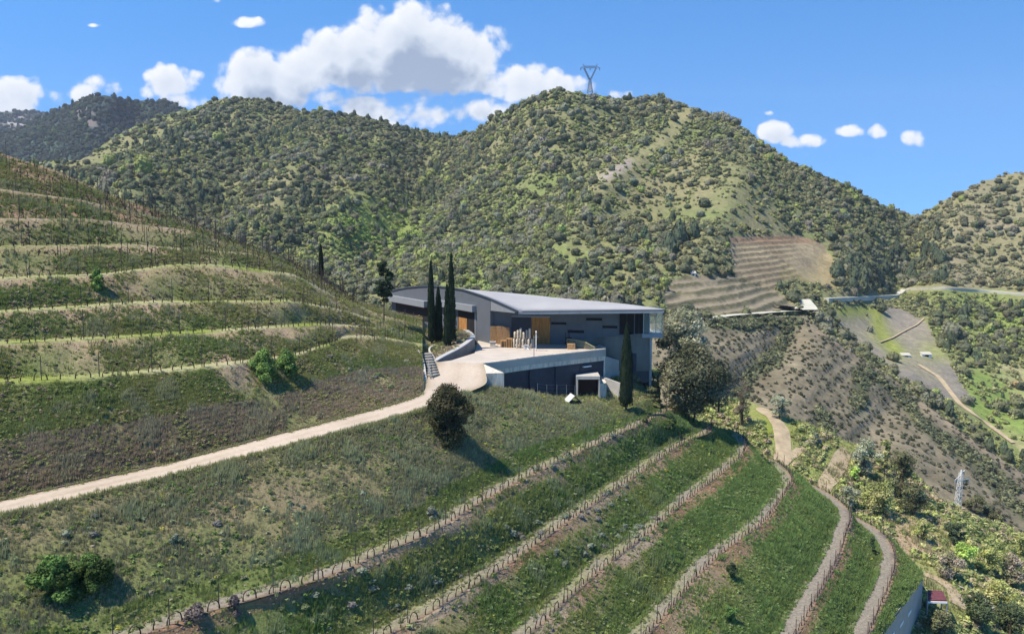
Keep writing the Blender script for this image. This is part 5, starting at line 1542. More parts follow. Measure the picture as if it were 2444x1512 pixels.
cache = {}; pend = []
for j, i in enumerate(chosen):
    k = int(tk[i]); pk = int(pick[i]); key = (k, pk)
    if key not in cache:
        V, Fc, sh = PROTOS[pk]; base = np.array([DK, MD, GY, LT, PN])[k]
        cache[key] = np_mesh(KN[k][0], V, Fc, base[None] * sh[:, None], M_LEAF)
    o = link(KN[k][0], cache[key]); o.location = Vector(pos[i]); o.rotation_euler = (0, 0, rng.uniform(0, 6.28)); o.scale = (tr[i], tr[i], tr[i] * vz[i])
    rg_ = region(*q[i]); big = 'large ' if tr[i] > 3.3 else ('' if tr[i] > 2.2 else 'small '); pend.append((o, big + KN[k][1], rg_, q[i][0]))
grp = {}
for o, nm, rg_, x_ in pend: grp.setdefault((nm, rg_), []).append((x_, o))
for (nm, rg_), L_ in grp.items():
    L_.sort(key=lambda v: v[0])
    for n, (x_, o) in enumerate(L_): tag(o, nm + ' ' + rg_ + (', %s from left' % ordw(n + 1) if len(L_) > 1 else ''), 'tree', nm + 's ' + rg_)

# ---------------- bush rows on the brown slope and terraces
t = TD['mid']
w = (.15 + 1.0 * (t['green'] < .5)) * inframe(t['V']) * (t['T'] == 9); w[(t['r'] - 3) * t['c']:] = 0
w *= ~((t['px'] < 1700) & (t['py'] < 830))
P, N, vi = sample_faces(t, w.astype(float), 2000, 44)
s_ = rng.uniform(.22, .62, len(P)); c_ = np.where(rng.random((len(P), 1)) < .6, DK * .8, GY * .6) * rng.uniform(.7, 1.3, (len(P), 1))
w2 = np.clip(t['green'] - .45, 0, 1) * inframe(t['V']); w2[(t['r'] - 3) * t['c']:] = 0
P2, N2, _ = sample_faces(t, w2, 1100, 45)
s2 = rng.uniform(.35, 1.15, len(P2)); c2 = np.where(rng.random((len(P2), 1)) < .5, DK, MD) * rng.uniform(.8, 1.4, (len(P2), 1))
SM = [leaf_cloud(36, .34, 50 + s, .85, .8, .25, -.2, core_sub=1) for s in range(4)]
Pm = np.vstack([P, P2]); sm = np.concatenate([s_, s2]); Pm[:, 2] += sm * .35
V_, F_, C_ = scatter(SM, Pm, sm, np.vstack([c_, c2]), 9)
tag(link('vineyard_scrub', np_mesh('vineyard_scrub', V_, F_, C_, M_LEAF)), 'dotted young vines and scrub over the brown slope', 'scrub', kind='stuff')
# low scrub between the trees of the mountains
t = TD['mount']; ok_ = inframe(t['V']) * 1.0; ok_[(t['r'] - 2) * t['c']:] = 0
bare = in_poly(t['px'], t['py'], POLY_BROWN1) | in_poly(t['px'], t['py'], POLY_BROWN2) | in_poly(t['px'], t['py'], POLY_FIELD)
w = ok_ * np.where(bare, 0.0, .4 + np.clip(t['n3'], -.3, 1)) / np.maximum(t['V'][:, 1], 250) ** .8
w *= 1 - .6 * in_poly(t['px'], t['py'], POLY_GREENS)
P, N, _ = sample_faces(t, np.maximum(w, 0), 32000, 47); q_ = proj(P)
rd = np.minimum(seg_dist(q_[:, 0], q_[:, 1], [(1968, 712), (2140, 705), (2158, 691), (2250, 687), (2444, 702)]), seg_dist(q_[:, 0], q_[:, 1], [(2100, 820), (2205, 762)])); rd = np.minimum(rd, seg_dist(q_[:, 0], q_[:, 1], [(2190, 870), (2290, 965), (2420, 1060)]))
sp_ = seg_dist(q_[:, 0], q_[:, 1], [(1640, 265), (1600, 320), (1500, 400), (1435, 425)]); rd = np.where((sp_ < 11) & (rng.random(len(sp_)) < .8), 0, rd); P = P[rd > 9]; q_ = q_[rd > 9]; s_ = rng.uniform(.35, 1.35, len(P)) * np.clip(.7 + P[:, 1] / 900, .8, 1.6); nz = fbm(P, 40, 3, 97); P[:, 2] += s_ * .3
pal = mix(np.array([.165, .170, .080]), np.array([.170, .205, .065]), np.clip(.4 + nz * 2, 0, 1)); pal = mix(pal, MD, (rng.random(len(P)) < .25) * 1.0)
pal = mix(pal, np.array([.155, .240, .050]), np.clip(1.3 * np.exp(-(((q_[:, 0] - 900) / 130) ** 2 + ((q_[:, 1] - 545) / 70) ** 2)) + .5 * np.exp(-(((q_[:, 0] - 2350) / 150) ** 2 + ((q_[:, 1] - 790) / 90) ** 2)), 0, 1))
pal = mix(pal, np.array([.17, .16, .105]), np.clip((q_[:, 0] - 2150) / 120, 0, 1) * (q_[:, 1] < 690) * .6)
V_, F_, C_ = scatter(SM, P, s_, pal * rng.uniform(.8, 1.2, (len(P), 1)), 12)
tag(link('mountain_scrub', np_mesh('mountain_scrub', V_, F_, C_, M_LEAF)), 'low light green scrub between the trees of the mountains', 'scrub', kind='stuff')
# sunlit undergrowth in the low valley, shrubs under the woods
t = TD['low']; w = inframe(t['V']).astype(float) * (t['py'] > 940); w[(t['r'] - 3) * t['c']:] = 0
pth = np.minimum(seg_dist(t['px'], t['py'], [(1808, 972), (1862, 1020), (1872, 1080), (1858, 1112)]), np.minimum(seg_dist(t['px'], t['py'], [(2020, 1070), (1950, 1190)]), seg_dist(t['px'], t['py'], [(2205, 1368), (2290, 1450)])))
w *= np.clip((pth - 22) / 20, 0, 1); w *= 1 - .8 * in_poly(t['px'], t['py'], [(2100, 1225), (2230, 1225), (2280, 1290), (2250, 1330), (2160, 1320)])
P, N, vi = sample_faces(t, w, 5200, 46); s_ = rng.uniform(.18, .75, len(P)) ; P[:, 2] += s_ * .3
pal = np.array([[.19, .24, .065], [.25, .27, .10], [.15, .19, .065], [.24, .21, .12], [.11, .15, .05]])
V_, F_, C_ = scatter(SM, P, s_, pal[rng.integers(0, 5, len(P))] * rng.uniform(.8, 1.2, (len(P), 1)), 10)
tag(link('valley_undergrowth', np_mesh('valley_undergrowth', V_, F_, C_, M_LEAF)), 'sunlit yellow green undergrowth in the low valley', 'undergrowth', kind='stuff')


# ---------------- single near trees and shrubs
def crown_mesh(blobs, leaves, size, col, seed, colvar=.25, core=.72, cols=None):
    """blobs: (x,y,z,r) ; many leaf sized faces through the crown volume with gaps"""
    r = np.random.default_rng(seed); VV = []; FF = []; CC = []; off = 0
    tot = sum(b[3] ** 2 for b in blobs)
    for bi, (x, y, z, R_) in enumerate(blobs):
        n = max(30, int(leaves * R_ ** 2 / tot))
        V, Fc, sh = leaf_cloud(n, size / R_, seed + bi, r.uniform(.75, .95), core, .5, -.75, core_sub=1)
        nC = len(ICO1[0])
        V = V * R_ + np.array([x, y, z]); c = np.array(col if cols is None else cols[r.integers(len(cols))]) * r.uniform(1 - colvar, 1 + colvar)
        VV.append(V); FF.append(Fc + off); off += len(V); CC.append(c[None] * sh[:, None])
    return np.vstack(VV), np.vstack(FF), np.vstack(CC)


def tree(name, label, cat, base, H, W, col, seed, nb=16, leaves=2600, size=.10, trunk=.35, spread=.8, cols=None, stems=1, core=.68, group=None, tr_r=None):
    r = np.random.default_rng(seed); base = np.array(base, float)
    e = empty(name, tuple(base), label, cat, group)
    blobs = []
    for i in range(nb):
        a = r.uniform(0, 6.283); q = r.random() ** .6; zz = r.uniform(0, 1)
        env = math.sin(math.pi * (0.12 + .80 * zz)) ** .7 if trunk > .1 else math.sin(math.pi * (.34 + .58 * zz)) ** .8
        R_ = W * .5 * r.uniform(.28, .45)
        rad = q * max(W * .5 * env - R_ * .7, 0)
        blobs.append((math.cos(a) * rad, math.sin(a) * rad * spread, H * (trunk + (1 - trunk) * zz) - R_ * .3 * (zz > .6), R_))
    V, Fc, C = crown_mesh(blobs, leaves, size, col, seed, cols=cols, core=core)
    link('crown', np_mesh('crown', V, Fc, C, M_LEAF), e)
    m = MB(); tr_r = tr_r or W * .035
    for s in range(stems):
        a0 = r.uniform(0, 6.28); dx, dy = math.cos(a0) * .12 * W * (stems > 1), math.sin(a0) * .12 * W * (stems > 1)
        m.tube([(dx * .3, dy * .3, -.4), (dx * .6, dy * .6, H * trunk * .5), (dx, dy, H * (trunk + .15)), (dx * 1.2, dy * 1.2, H * .75)], [tr_r, tr_r * .85, tr_r * .6, tr_r * .25], 7)
        for k in range(4):
            b = blobs[r.integers(len(blobs))]; z0 = H * r.uniform(trunk * .6, trunk + .2)
            m.tube([(dx * .8, dy * .8, z0), ((dx + b[0]) * .55, (dy + b[1]) * .55, (z0 + b[2]) * .5), (b[0], b[1], b[2])], [tr_r * .45, tr_r * .3, tr_r * .12], 5)
    o = m.build('trunk', M_BARK, smooth=True); o.parent = e
    return e


def place(x, y, only=None):
    h = hit(x, y, only); return np.array(h[0]) if h else None


def ground_at(P):
    h = drop(P[0], P[1]); return np.array([P[0], P[1], h.z]) if h else P


def cypress(x, ybase, D, H, W, label, seed, ground=True):
    p = pD(x, ybase, D)
    e = empty('cypress', tuple(p), label, 'tree', 'slender dark cypresses near the winery'); r = np.random.default_rng(seed)
    n = 2600; z = r.random(n) ** .85; env = np.minimum((z / .025) ** .5, 1) * (1 - z ** 2.3) ** .75; env = np.clip(env, .03, 1)
    a = r.uniform(0, 6.283, n); lm = .88 + .22 * fbm(np.stack([np.cos(a) * 1.5, np.sin(a) * 1.5, z * 9], 1), .8, 2, seed)
    rad = W / 2 * env * lm * r.uniform(.86, 1.05, n)
    c = np.stack([np.cos(a) * rad, np.sin(a) * rad, -.1 + z * (H + .1)], 1)
    out = np.stack([np.cos(a), np.sin(a), np.full(n, .35)], 1) + r.normal(size=(n, 3)) * .3
    up = np.stack([np.cos(a) * .05, np.sin(a) * .05, np.ones(n)], 1) + r.normal(size=(n, 3)) * .12
    t_ = np.cross(out, up); t_ /= np.linalg.norm(t_, axis=1)[:, None]; s = r.uniform(.10, .20, n)[:, None]
    T = np.stack([c + t_ * s * .5, c - t_ * s * .5, c + up * s * 2.1 + out * .03], 1).reshape(-1, 3)
    Rz = np.linspace(0, 1, 14); ring = []
    for zz in Rz:
        ev = max(min((zz / .025) ** .5, 1) * (1 - zz ** 2.3) ** .75, .01) * .84 * W / 2
        for k in range(9): ring.append((math.cos(k * .698) * ev, math.sin(k * .698) * ev, -.1 + zz * (H + .05)))
    ring = np.array(ring); Fr_ = []
    for i in range(13):
        for k in range(9):
            k2 = (k + 1) % 9; Fr_ += [(i * 9 + k, i * 9 + k2, (i + 1) * 9 + k2), (i * 9 + k, (i + 1) * 9 + k2, (i + 1) * 9 + k)]
    V = np.vstack([ring, T]); Fc = np.vstack([np.array(Fr_), np.arange(3 * n).reshape(-1, 3) + len(ring)])
    C = np.array([.011, .024, .011]) * np.concatenate([np.full(len(ring), .8), np.repeat(r.uniform(.6, 1.5, n), 3)])[:, None]
    link('crown', np_mesh('crown', V, Fc, C, M_LEAF), e)
    m = MB(); m.tube([(0, 0, -.8), (0, 0, .5), (0, 0, H * .4)], [.14, .12, .05], 7); o = m.build('trunk', M_BARK); o.parent = e


k_ = lambda px, D: px * D / F
cypress(1030, 815, 116.5, k_(192, 116.5), k_(20, 116.5), 'tall slim dark cypress, left of the clump before the arched gable', 1)
cypress(1047, 815, 117.5, k_(128, 117.5), k_(22, 117.5), 'short dark cypress standing between the two tallest before the gable', 2)
cypress(1078, 824, 115.5, k_(216, 115.5), k_(23, 115.5), 'tallest dark cypress with spire tip before the entrance', 3)
cypress(1068, 826, 113.5, k_(146, 113.5), k_(20, 113.5), 'medium dark cypress tight against the left side of the tallest', 4)
cypress(1494, 969, 108.5, k_(198, 108.5), k_(37, 108.5), 'lone broad dark cypress in the grass right of the garage', 5)
cypress(767, 659, 131, k_(72, 131), k_(13, 131), 'small lone dark cypress on the rim of the vineyard hill', 6)
cypress(1539, 926, 120, k_(34, 120), k_(13, 120), 'tiny dark conifer at the foot of the concrete base', 7)
cypress(1527, 918, 122, k_(24, 122), k_(11, 122), 'smallest dark conifer left of its tiny neighbour by the concrete base', 8)

p = pD(917, 785, 117); p = ground_at(p)
e = tree('young_pine', 'small dark green tree with bare thin trunk left of the winery', 'tree', p, k_(148, 117), k_(56, 117), (.016, .034, .016), 12, 26, 3600, .13, .36, core=.6, tr_r=.09)
# big tree right of the winery: pale olive top behind, dark evergreen in front
p = ground_at(pD(1640, 1000, 117))
tree('evergreen_oak', 'large dark evergreen oak with several trunks right of the lone cypress', 'tree', pD(1650, 1008, 116.5), k_(190, 116.5), k_(235, 116.5), (.060, .062, .036), 21, 48, 20000, .15, .20, stems=4, core=.6, tr_r=.16, cols=[(.062, .070, .036), (.095, .100, .052), (.13, .130, .07), (.055, .065, .034)])
tree('olive_tree', 'tall pale grey green olive tree behind the dark oak', 'tree', pD(1632, 985, 121), k_(252, 121), k_(170, 121), (.21, .22, .13), 22, 36, 14000, .15, .25, stems=2, core=.6, cols=[(.21, .215, .13), (.26, .26, .16), (.15, .16, .09)])
tree('oak_shrub', 'brownish leafy shrub at the right flank of the dark oak', 'shrub', pD(1715, 975, 122), k_(120, 122), k_(80, 122), (.10, .10, .055), 23, 16, 3600, .13, .2, core=.5, cols=[(.12, .11, .065), (.09, .10, .05), (.16, .15, .09)])
p = place(1074, 1052, ['spur'])
tree('carob_bush', 'big dark olive green bush on the bank below the road', 'bush', p - [0, 0, .5], k_(155, p[1]), k_(160, p[1]), (.045, .055, .022), 24, 44, 19000, .09, .05, core=.55, cols=[(.026, .034, .016), (.048, .050, .021), (.065, .060, .025), (.020, .027, .012)])
for (x, y, wpx, hpx, lab, cl, sd) in ((130, 1425, 120, 105, 'bright green leafy bush low on the bank, left of its neighbour', (.040, .085, .015), 31), (220, 1392, 105, 80, 'bright green leafy bush on the bank, right of its neighbour', (.036, .075, .014), 32)):
    p = place(x, y, ['spur']); tree('fig_bush', lab, 'bush', p - [0, 0, .15], k_(hpx, p[1]), k_(wpx * 1.3, p[1]), cl, sd, 26, 7200, .10, .02, core=.5, cols=[cl, tuple(np.array(cl) * 1.5), tuple(np.array(cl) * .7)], group='bright bushes on the bank')
for (x, y, wpx, hpx, lab, sd) in ((628, 902, 88, 72, 'round vivid green shrub by the lowest vineyard terrace, larger left one', 41), (684, 895, 72, 64, 'round vivid green shrub by the lowest vineyard terrace, right one', 42), (233, 690, 42, 52, 'single vivid green shrub between two vineyard terraces', 43)):
    p = place(x, y, ['left']); tree('broom_shrub', lab, 'shrub', p - [0, 0, .15], k_(hpx, p[1]), k_(wpx, p[1]), (.08, .15, .03), sd, 24, 6000, .08, .05, core=.55, cols=[(.085, .165, .03), (.12, .205, .04), (.06, .12, .025)], group='vivid green shrubs on the vineyard hill')
p = place(1598, 1028, ['spur', 'yard']); tree('dark_shrub', 'small round dark shrub where the topmost vine row ends', 'shrub', p - [0, 0, .2], k_(46, p[1]), k_(44, p[1]), (.035, .065, .022), 44, 10, 2200, .08, .05, core=.6)
for (x, y, wpx, hpx, lab, sd, cl) in ((1748, 1380, 46, 42, 'small dark shrub low on the grass bank between two rows', 45, (.03, .05, .02)), (1742, 1482, 50, 46, 'fresh green shrub at the lower edge of the grass bank', 46, (.07, .15, .03)), (2082, 1322, 26, 44, 'dark shrub beside the curved gravel path', 47, (.03, .06, .025)), (420, 1300, 46, 30, 'grey green low shrub in the middle of the big bank', 48, (.13, .16, .10)), (560, 1462, 60, 46, 'heather coloured dark clump above the topmost row', 49, (.075, .065, .06)), (470, 1476, 90, 40, 'wide brown heather clump low on the big bank', 50, (.09, .075, .065)),
                                         (1030, 1238, 44, 34, 'dusty grey dome shrub above the topmost row', 51, (.14, .15, .11)), (1545, 1010, 30, 22, 'olive shrub under the rim of the yard', 52, (.09, .11, .04))):
    p = place(x, y, ['spur']); tree('bank_shrub', lab, 'shrub', p - [0, 0, .1], k_(hpx, p[1]), k_(wpx, p[1]), cl, sd, 9, 1500, .07, .05, core=.7, tr_r=.04)
for (x, y, D, wpx, hpx, lab, cl, sd) in ((1512, 914, 119, 46, 30, 'pale green low shrub at the foot of the concrete base, leftmost', (.13, .15, .08), 71), (1550, 912, 120, 44, 40, 'grey green shrub between the tiny conifer and the dark oak', (.12, .13, .08), 72),
                                     (1560, 940, 117, 50, 36, 'olive shrub under the left edge of the dark oak crown', (.09, .11, .05), 73), (1470, 905, 118, 40, 16, 'low yellow green mound right of the navy wall corner', (.15, .18, .06), 74)):
    p = ground_at(pD(x, y, D)); tree('foundation_shrub', lab, 'shrub', p - [0, 0, .1], k_(hpx, D), k_(wpx, D), cl, sd, 9, 1500, .09, .05, core=.7, tr_r=.05)
# trees in the sunlit low valley
LOWT = [(2062, 1140, 92, 96, 0, 'round grey green olive tree with pale top beside the short earth path'), (2150, 1190, 130, 120, 1, 'wide dark leafed tree above the scree'), (2110, 1140, 40, 110, 2, 'thin yellow green sapling between two darker trees'),
        (2110, 1235, 120, 95, 2, 'spreading yellow green tree over the bare ground'), (2042, 1155, 44, 44, 3, 'vivid light green shrub near the path end'), (2180, 1230, 100, 80, 1, 'dark rounded tree below the wide one'),
        (1860, 1000, 60, 62, 0, 'pale round olive shrub at the path bend'), (1770, 1020, 60, 120, 4, 'thin bare branched brown tree next to the green grass'), (2280, 1305, 60, 80, 5, 'slender pine with visible trunk below the white pylon'),
        (2330, 1225, 60, 50, 1, 'dark bush on the slope right of the white pylon'), (2380, 1240, 70, 44, 1, 'low dark bush far right on the slope'), (2360, 1370, 80, 72, 2, 'sunlit yellow green tree in the lower right garden'), (2300, 1350, 90, 60, 3, 'vivid light green bush in the lower right garden'),
        (2415, 1400, 80, 86, 6, 'tan grey tree near the right edge of the garden'), (2260, 1380, 90, 72, 6, 'tan grey bushy tree behind the long wall'), (2380, 1450, 90, 70, 2, 'pale green tree beside the small concrete kerb path'), (2330, 1500, 110, 92, 7, 'dark green tree at the bottom right corner, left one'), (2410, 1520, 110, 90, 7, 'dark green tree at the bottom right corner, right one'),
        (2250, 1520, 90, 70, 1, 'shaded green tree below the maroon shelter'), (2435, 1330, 80, 60, 2, 'light green bush on the right border above the garden'), (2205, 1290, 60, 54, 2, 'yellow green bush at the lower end of the scree'), (2020, 1215, 90, 60, 0, 'pale shrub behind the nose of the terraces'),
        (1945, 1062, 34, 44, 0, 'small pale tree at the head of the narrow path'), (2070, 1290, 50, 50, 2, 'light shrub behind the last terrace bend'), (2420, 1090, 30, 60, 5, 'dark young conifer on the brown slope at right'), (2265, 1000, 22, 44, 5, 'tiny dark conifer on the brown slope')]
LC = [[tuple(min(v * 1.12, .4) for v in c) for c in g] for g in [[(.16, .18, .11), (.22, .24, .16)], [(.065, .075, .035), (.10, .11, .05)], [(.20, .23, .06), (.14, .17, .05), (.26, .27, .10)], [(.17, .30, .04), (.22, .34, .06)], [(.11, .09, .06), (.09, .10, .05)], [(.04, .065, .035), (.06, .085, .04)], [(.22, .19, .13), (.17, .17, .08)], [(.04, .06, .028), (.06, .085, .035)]]]
LN = ['olive_tree', 'leafy_tree', 'sapling', 'light_shrub', 'bare_tree', 'young_conifer', 'tan_tree', 'dark_tree']
for i, (x, y, wpx, hpx, k, lab) in enumerate(LOWT):
    p = place(x, y, ['low', 'mid'])
    if p is None: continue
    shr = hpx < 50
    tree(LN[k], lab, 'shrub' if shr else 'tree', p - [0, 0, .2], k_(hpx, p[1]), k_(wpx, p[1]), LC[k][0], 60 + i, 18 if not shr else 9, 3200 if hpx > 60 else 1500, .12 if k != 4 else .07, .08 if shr else .22, stems=1 if k != 4 else 3, core=.5 if k != 4 else .25, cols=LC[k], group=None)

# ---------------- grey domed shrubs on the banks (one by one)
DOME = [leaf_cloud(150, .15, 80 + s, .62, .82, .5, -.15) for s in range(4)]
dome_me = {}
DC = [(.155, .185, .125), (.11, .135, .10), (.135, .13, .115), (.09, .125, .05)]
CL = [((1205, 1290), (1500, 1175), 34, 'between first and second vine rows'), ((1320, 1345), (1560, 1240), 30, 'between second and third vine rows'), ((1250, 1130), (1480, 1040), 16, 'above the topmost row'), ((680, 1440), (1120, 1380), 16, 'low between first and second rows'), ((720, 920), (1000, 870), 24, 'above the road near the stairs'), ((60, 1290), (900, 1200), 10, 'on the bank under the road'), ((860, 760), (990, 850), 18, 'left of the winery')]
sant = []
for ci, (a, b, n, where) in enumerate(CL):
    for j in range(n):
        t_ = rng.random(); x = a[0] + (b[0] - a[0]) * t_ + rng.normal() * 16; y = a[1] + (b[1] - a[1]) * t_ + rng.normal() * (16 if ci < 3 else 26)
        h = hit(x, y, ['spur', 'left'])
        if not h: continue
        P = h[0]; k = int(rng.integers(0, 3)) if rng.random() < .85 else 3; pk = int(rng.integers(4)); key = (k, pk)
        if key not in dome_me:
            V, Fc, sh = DOME[pk]; dome_me[key] = np_mesh('santolina_shrub', V, Fc, np.array(DC[k])[None] * sh[:, None], M_LEAF)
        r_ = rng.uniform(.25, .6); o = link('santolina_shrub', dome_me[key]); o.location = P + Vector((0, 0, r_ * .15)); o.scale = (r_, r_, r_); o.rotation_euler = (0, 0, rng.uniform(0, 6.28))
        cname = ['pale grey green', 'dusty green', 'brownish grey', 'olive green'][k]
        sant.append((cname + ' domed shrub ' + where, x, o, cname + ' shrubs ' + where))

g_ = {}
for lab, x, o, gr in sant: g_.setdefault((lab, gr), []).append((x, o))
for (lab, gr), L_ in g_.items():
    L_.sort(key=lambda v: v[0])
    for j, (x, o) in enumerate(L_): tag(o, lab + (', %s from left' % ordw(j + 1) if len(L_) > 1 else ''), 'shrub', gr)

# ---------------- grass and herbs
def blade_tuft(nb, h, w, seed, lean=.35, spread=.13):
    r = np.random.default_rng(seed); V = []; sh = []
    for i in range(nb):
        a = r.uniform(0, 6.283); rr = spread * r.random() ** .5; cx, cy = math.cos(a) * rr, math.sin(a) * rr
        hh = h * r.uniform(.55, 1.2); b = r.uniform(0, 6.283); lx, ly = math.cos(b) * lean * hh * r.random(), math.sin(b) * lean * hh * r.random()
        c = r.uniform(0, 3.14); ux, uy = math.cos(c) * w, math.sin(c) * w
        V += [(cx - ux, cy - uy, -.05), (cx + ux, cy + uy, -.05), (cx + lx, cy + ly, hh)]
        s = r.uniform(.75, 1.3); sh += [s * .8, s * .8, s * 1.15]
    return np.array(V), np.arange(3 * nb).reshape(-1, 3), np.array(sh)


TUFT = [blade_tuft(9, 1.0, .085, s, spread=.42) for s in range(5)]
HERB = [leaf_cloud(26, .36, 110 + s, .8, .55, .5, -.2, core_sub=1) for s in range(4)]


def sward(t, wv, n, seed, palf, hmin, hmax, herbs=0, name='grass', label=''):
    wv = wv * inframe(t['V'], 80, 60)
    P, N, vi = sample_faces(t, wv, n, seed); r = np.random.default_rng(seed)
    q = proj(P); n1 = fbm(P, 2.2, 3, 7); n2 = fbm(P, 7, 3, 8)
    C = palf(P, q, n1, n2, r, t['S'][vi])
    h = r.uniform(hmin, hmax, n) * np.clip(1 + 1.3 * n1, .4, 2)
    V1, F1, C1 = scatter(TUFT, P, np.stack([h * .9, h * .9, h], 1), C, seed, tilt=N[:, :2] * .25)
    out = [(V1, F1, C1)]
    if herbs:
        P, N, vi = sample_faces(t, wv, herbs, seed + 5); q = proj(P); n1 = fbm(P, 2.2, 3, 7); n2 = fbm(P, 7, 3, 8)
        C = palf(P, q, n1 * .5 + .2, n2, r, t['S'][vi]) * r.uniform(.7, 1.2, (herbs, 1)); h = r.uniform(.10, .30, herbs) * (1 + .4 * n1)
        out.append(scatter(HERB, P + np.array([0, 0, .05]), h, C, seed + 6))
    off = 0; VV = []; FF = []; CC = []
    for V, Fc, C in out: VV.append(V); FF.append(Fc + off); CC.append(C); off += len(V)
    tag(link(name, np_mesh(name, np.vstack(VV), np.vstack(FF), np.vstack(CC), M_GRASS)), label, 'grass', kind='stuff')


def pal_spur(P, q, n1, n2, r, S):
    g = np.clip((q[:, 0] - 1350) / 450, 0, 1); n = len(P)
    c = mix(np.array([.125, .150, .050]), np.array([.085, .140, .038]), np.clip(.5 + n2 * 1.5, 0, 1))
    c = mix(c, np.array([.088, .142, .046]), np.clip(g * .9 + n2 * .9 - .1, 0, 1))
    c = mix(c, np.array([.155, .15, .10]), (r.random(n) < .22) * (1 - g * .7))
    c = mix(c, np.array([.16, .18, .12]), (n1 > .28) * (1 - g) * .6)
    c = mix(c, np.array([.26, .25, .04]), (r.random(n) < .012) * 1.0)
    return c * r.uniform(.82, 1.22, (n, 1)) * np.array([1.06, 1.14, .90])


def pal_left(P, q, n1, n2, r, S):
    n = len(P); up = np.clip((P[:, 2] - (CZ - 11)) / 4, 0, 1)
    c = mix(np.array([.12, .145, .050]), np.array([.085, .135, .038]), np.clip(.5 + n2 * 1.6, 0, 1))
    c = mix(c, np.array([.17, .155, .105]), (r.random(n) < .25 + .3 * up) * 1.0)
    c = mix(c, np.array([.15, .17, .11]), (n1 > .25) * .6)
    return c * r.uniform(.85, 1.2, (n, 1)) * np.array([1.22, 1.12, 1.0])


t = TD['spur']; V = t['V']; n1 = fbm(V, 2.6, 4, 3); n2 = fbm(V, 6, 3, 15)
g = np.clip((proj(V)[:, 0] - 1150) / 600, 0, 1)
rowi = np.arange(len(V)) // t['c']
w = (t['T'] == 0) * np.clip(.62 + n2 * 1.1 + g * .4 + .4 * (t['S'] > .6) + .5 * (rowi < 8), .15, 1.4)
w = w * np.where((rowi > 28) & (t['S'] < .28), .22, 1.0)
w += (t['T'] == 1) * (t['S'] < .4) * .18
w = w * (V[:, 1] > 30)
sward(t, w, 135000, 21, pal_spur, .15, .40, 13000, 'grass', 'mixed wild grass covering the banks of the near terraces')
t = TD['left']; V = t['V']; n2 = fbm(V, 6, 3, 16); J = t['J']
w = (t['T'] == 0) * np.where(J == 0, 1.2, np.where(J >= 5, .24, .46) * np.clip(1.15 - t['S'] * .9, .2, 1)) * np.clip(.5 + n2 * 1.4, .05, 1.3) * np.where((t['S'] > .8) & (J > 0) | (t['S'] > .93), .1, 1)
sward(t, w, 85000, 22, pal_left, .15, .38, 10000, 'grass', 'sparse dry grass and herbs on the vineyard hill')
t = TD['yard']; sward(t, np.ones(len(t['V'])) * (t['V'][:, 1] < 135), 9000, 23, pal_spur, .2, .5, 2200, 'grass', 'tall grass around the winery yard')
t = TD['low']; w = np.ones(len(t['V'])) * np.clip((seg_dist(t['px'], t['py'], [(1808, 972), (1862, 1020), (1872, 1080), (1858, 1112)]) - 20) / 12, 0, 1); w[(t['r'] - 3) * t['c']:] = 0
sward(t, w, 16000, 24, lambda P, q, n1, n2, r, S: mix(np.array([.15, .20, .05]), np.array([.23, .22, .11]), np.clip(.45 + n2 * 1.5, 0, 1)) * r.uniform(.8, 1.2, (len(P), 1)), .2, .55, 0, 'grass', 'bright sunlit grass in the low valley')
rg_r = np.random.default_rng(99); Pe = []
for Lr, sd in ((ra, -1), (rb, 1)):
    Lr_ = Lr[5:128]; ix = rg_r.integers(0, len(Lr_) - 1, 1500); f_ = rg_r.random((1500, 1)); p_ = Lr_[ix] * (1 - f_) + Lr_[ix + 1] * f_
    d_ = side_offset(Lr, sd * 1.0)[5:128][ix] - Lr_[ix]; p_ = p_ + d_ * rg_r.normal(.12, .22, (1500, 1)); Pe.append(p_)
Pe = np.vstack(Pe); ok_ = inframe(Pe, 30, 30); Pe = Pe[ok_]
Ve, Fe, Ce = scatter(TUFT, Pe, rg_r.uniform(.12, .38, len(Pe)), mix(np.array([.14, .19, .055]), np.array([.24, .23, .10]), rg_r.random(len(Pe))), 9)
tag(link('grass', np_mesh('grass', Ve, Fe, Ce, M_GRASS)), 'fringe of grass creeping over both edges of the road', 'grass', kind='stuff')
t = TD['planter']; sward(t, np.ones(len(t['V'])), 1400, 25, pal_left, .15, .4, 300, 'grass', 'dry weeds in the cypress bed')

# ---------------- stones in the banks
STN = []
for s in range(4):
    V, Fc = ICO1; STN.append((V * (1 + .3 * fbm(V + s * 5, .8, 2, s))[:, None] * np.array([1, .8, .6]), Fc, np.ones(len(V))))
t = TD['spur']; rowi = np.arange(len(t['V'])) // t['c']
w = (t['T'] == 0) * np.where((rowi > 28) & (t['S'] < .35), 1.0, .12) + (t['T'] >= 1) * .35
P, N, vi = sample_faces(t, w * inframe(t['V']) * (t['V'][:, 1] > 30), 9000, 61)
V1, F1, C1 = scatter(STN, P, rng.uniform(.03, .11, len(P)) * np.where(rng.random(len(P)) < .03, 2, 1), mix(np.array([.30, .25, .20]), np.array([.20, .12, .08]), rng.random(len(P))), 5)
t = TD['left']; P, N, vi = sample_faces(t, (t['T'] == 0) * (t['J'] > 0) * inframe(t['V']) * 1.0, 5000, 62)
V2, F2, C2 = scatter(STN, P, rng.uniform(.03, .12, len(P)), mix(np.array([.32, .27, .22]), np.array([.20, .14, .10]), rng.random(len(P))), 6)
tag(link('loose_stones', np_mesh('loose_stones', np.vstack([V1, V2]), np.vstack([F1, F2 + len(V1)]), np.vstack([C1, C2]), mat_vcol('stone', 1, 0, 0, .9))), 'loose slate stones scattered over the terrace banks', 'stones', kind='stuff')

